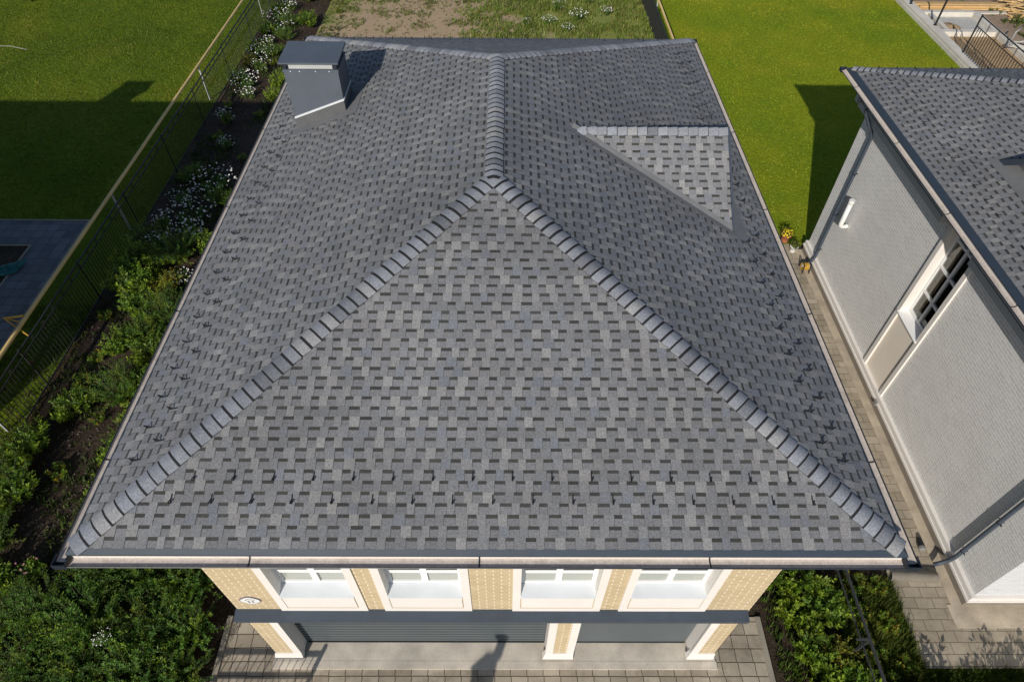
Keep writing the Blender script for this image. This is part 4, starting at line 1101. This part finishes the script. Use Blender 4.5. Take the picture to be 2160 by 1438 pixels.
Q = [(6.9, 3.3, .9, 'leafy'), (7.6, 3.4, 1.0, 'bright'), (6.95, 2.5, .75, 'leafy'), (7.6, 2.5, .95, 'leafy'), (7.1, 1.7, .85, 'bright'), (7.75, 1.6, 1.0, 'leafy'), (7.25, .9, .85, 'leafy'), (7.85, .7, .85, 'olive'), (7.35, .15, .9, 'bright'), (7.9, -.1, .95, 'leafy'), (7.2, -.6, .9, 'leafy'), (8.4, 3.2, .8, 'leafy')]
for i, (x, y, s, kk_) in enumerate(Q):
    plant(kk_, x, y, s, "bush", "sunlit green bush right of the garage, %s from the eave" % ORD[i], "bush", "bushes right of the garage")
Wd = [(8.8, 2.4, .9), (9.4, 2.3, .8), (8.7, 1.6, .9), (9.3, 1.4, .8), (8.75, .8, .8), (9.4, .5, .7), (8.9, .1, .8)]
for i, (x, y, s) in enumerate(Wd):
    plant('weed', x, y, s, "weed", "low weed on the strip beside the paved side path, %s from the drain cover" % ORD[i], "weed", "weeds beside the side path")
for i, (x, y, s) in enumerate(((3.2, 36.9, 1.1), (4.3, 35.6, 1.1), (2.6, 35.0, .9), (5.1, 38.0, 1.0), (3.6, 34.1, .8), (6.0, 36.4, .8), (1.2, 34.9, .7))):
    plant('daisy', x, y, s, "daisy_clump", "pale daisy clump in the meadow behind the house, %s from the left" % ORD[[1, 4, 2, 5, 3, 6, 0][i]], "flowers", "daisies behind the house")
for i, (x, y, s, kk_) in enumerate(((9.3, -1.2, 1.45, 'leafy'), (11.0, -1.3, 1.6, 'olive'), (11.7, -1.2, 1.4, 'leafy'), (-6.2, -2.6, 1.2, 'olive'), (-5.7, -2.2, 1.1, 'leafy'))):
    plant(kk_, x, y, s, "shrub", "shrub in front of the lower edge, %s from the left, seen by its shadow" % ORD[[2, 3, 4, 0, 1][i]], "shrub", "shrubs below the frame")
for i in range(9):
    plant('leafy', 24.8 + i * 1.1, 40.2 + (i % 2) * .4, 1.7, "hedge_shrub", "dark hedge shrub behind the lumber, %s from the left" % ORD[i], "hedge", "hedge behind the building plot")

# grass, weeds: uncountable
def tufts(name, n, area, hgt, cols, seed, dens=None, blades=4, w=.012):
    q = random.Random(seed); m = MB(); cnt = 0
    while cnt < n:
        x, y = q.uniform(area[0], area[1]), q.uniform(area[2], area[3])
        if dens and q.random() > dens(x, y, q): continue
        cnt += 1; c0 = Vector(q.choice(cols)) * q.uniform(.7, 1.25); s_ = q.uniform(.6, 1.4)
        for b in range(blades):
            az = q.uniform(0, 6.28); d = Vector((math.cos(az), math.sin(az), 0)); sd = Vector((-d.y, d.x, 0)) * w * q.uniform(.7, 1.4); p = Vector((x + q.gauss(0, .04), y + q.gauss(0, .04), 0))
            hh = hgt * s_ * q.uniform(.6, 1.2)
            m.face((p - sd, p + sd, p + d * hh * .55 + Vector((0, 0, hh))), tuple(c0 * q.uniform(.8, 1.2)))
    return tag(m.build(name, "leaf"), kind="stuff")
from mathutils import noise as MN
def patchy(sc_, thr, off=0):
    return lambda x, y, q: 1.0 if MN.noise(Vector((x * sc_, y * sc_, off))) > thr else .06
tufts("meadow_grass", 8500, (-3.5, 8.4, 31, 40.5), .2, [(.16, .24, .03), (.22, .28, .045), (.30, .29, .08)], 1, lambda x, y, q: (1.0 if MN.noise(Vector((x * .6, y * .6, 3))) > -.25 else .06) * max(0, min(1, (x + 3.2 + 2.2 * MN.noise(Vector((x * .8, y * .8, 7)))) / 4)), 4, .02)
tufts("yard_weeds", 2600, (-10.6, 1.5, 31, 40.5), .13, [(.13, .19, .03), (.19, .22, .045), (.24, .21, .09)], 2, lambda x, y, q: (1.0 if MN.noise(Vector((x * .7, y * .7, 9))) > .12 else .1) * (1.6 if y > 37 or x < -9.4 else .5), 4, .02)
tufts("verge_grass", 2600, (8.2, 9.86, -.6, 2.5), .16, [(.06, .10, .012), (.09, .13, .016), (.12, .13, .02)], 3, None, 4, .012)
tufts("fence_grass", 1500, (-16.2, -13.75, 3.5, 12), .12, [(.09, .11, .012), (.06, .09, .01), (.14, .12, .03)], 4, None, 4, .012)
tufts("bed_weeds", 3600, (-13.8, -9.4, 2.5, 36), .12, [(.05, .09, .012), (.07, .11, .015), (.04, .07, .012)], 5, patchy(.5, .05, 1), 5, .018)
tufts("right_bed_weeds", 900, (6.5, 8.2, -.6, 4), .15, [(.06, .11, .012), (.09, .14, .016)], 6, None, 4, .014)
tufts("foreground_grass", 2600, (9.9, 13, -.8, .44), .11, [(.05, .085, .01), (.07, .10, .012)], 7, None, 4, .012)
tufts("plot_weeds", 260, (29.5, 33, 31, 37.5), .22, [(.10, .14, .02), (.14, .16, .04)], 8, patchy(.8, .1, 5), 6, .03)

def turf(name, n, area, hgt, cols, seed, w=.02):
    q = random.Random(seed); m = MB()
    for i in range(n):
        x, y = q.uniform(area[0], area[1]), q.uniform(area[2], area[3]); pn = MN.noise(Vector((x * .35, y * .35, seed))) + .5 * MN.noise(Vector((x * 1.7, y * 1.7, seed)))
        k = min(len(cols) - 1, max(0, int((pn + .8) / 1.6 * len(cols) + q.uniform(-.5, .5)))); c = tuple(Vector(cols[k]) * q.uniform(.75, 1.25))
        az = q.uniform(0, 6.28); dx, dy = math.cos(az), math.sin(az); ww = w * q.uniform(.6, 1.4); hh = hgt * q.uniform(.5, 1.3)
        m.face(((x - dy * ww, y + dx * ww, 0), (x + dy * ww, y - dx * ww, 0), (x + dx * hh * .8, y + dy * hh * .8, hh)), c)
    return tag(m.build(name, "leaf"), kind="stuff")
turf("lawn_grass", 60000, (9.62, 24.3, 15.45, 40.5), .036, [(.185, .275, .008), (.235, .305, .010), (.30, .33, .014), (.35, .33, .024)], 3, .024)
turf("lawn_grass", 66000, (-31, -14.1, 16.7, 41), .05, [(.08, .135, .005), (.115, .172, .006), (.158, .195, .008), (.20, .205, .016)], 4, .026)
plant('olive', -28.8, 38.0, 1.3, "dry_bush", "brownish bush on the left lawn at the top left corner", "shrub")

q = random.Random(12); m = MB()          # clods and litter on the bare soil
for i in range(2600):
    x, y = q.uniform(-13.8, -9.6), q.uniform(2.5, 38)
    r_ = q.uniform(.015, .055) * (1.6 if q.random() < .06 else 1); c = tuple(Vector((.075, .056, .042)) * q.uniform(.5, 1.5)); a = q.uniform(0, 6.28)
    P_ = [(x + r_ * math.cos(a + k * 1.257) * q.uniform(.7, 1.2), y + r_ * math.sin(a + k * 1.257) * q.uniform(.7, 1.2), 0) for k in range(5)]; T_ = (x, y, r_ * q.uniform(.5, .9))
    for k in range(5): m.face((P_[k], P_[(k + 1) % 5], T_), c)
tag(m.build("soil_clods", "lumber"), kind="stuff")
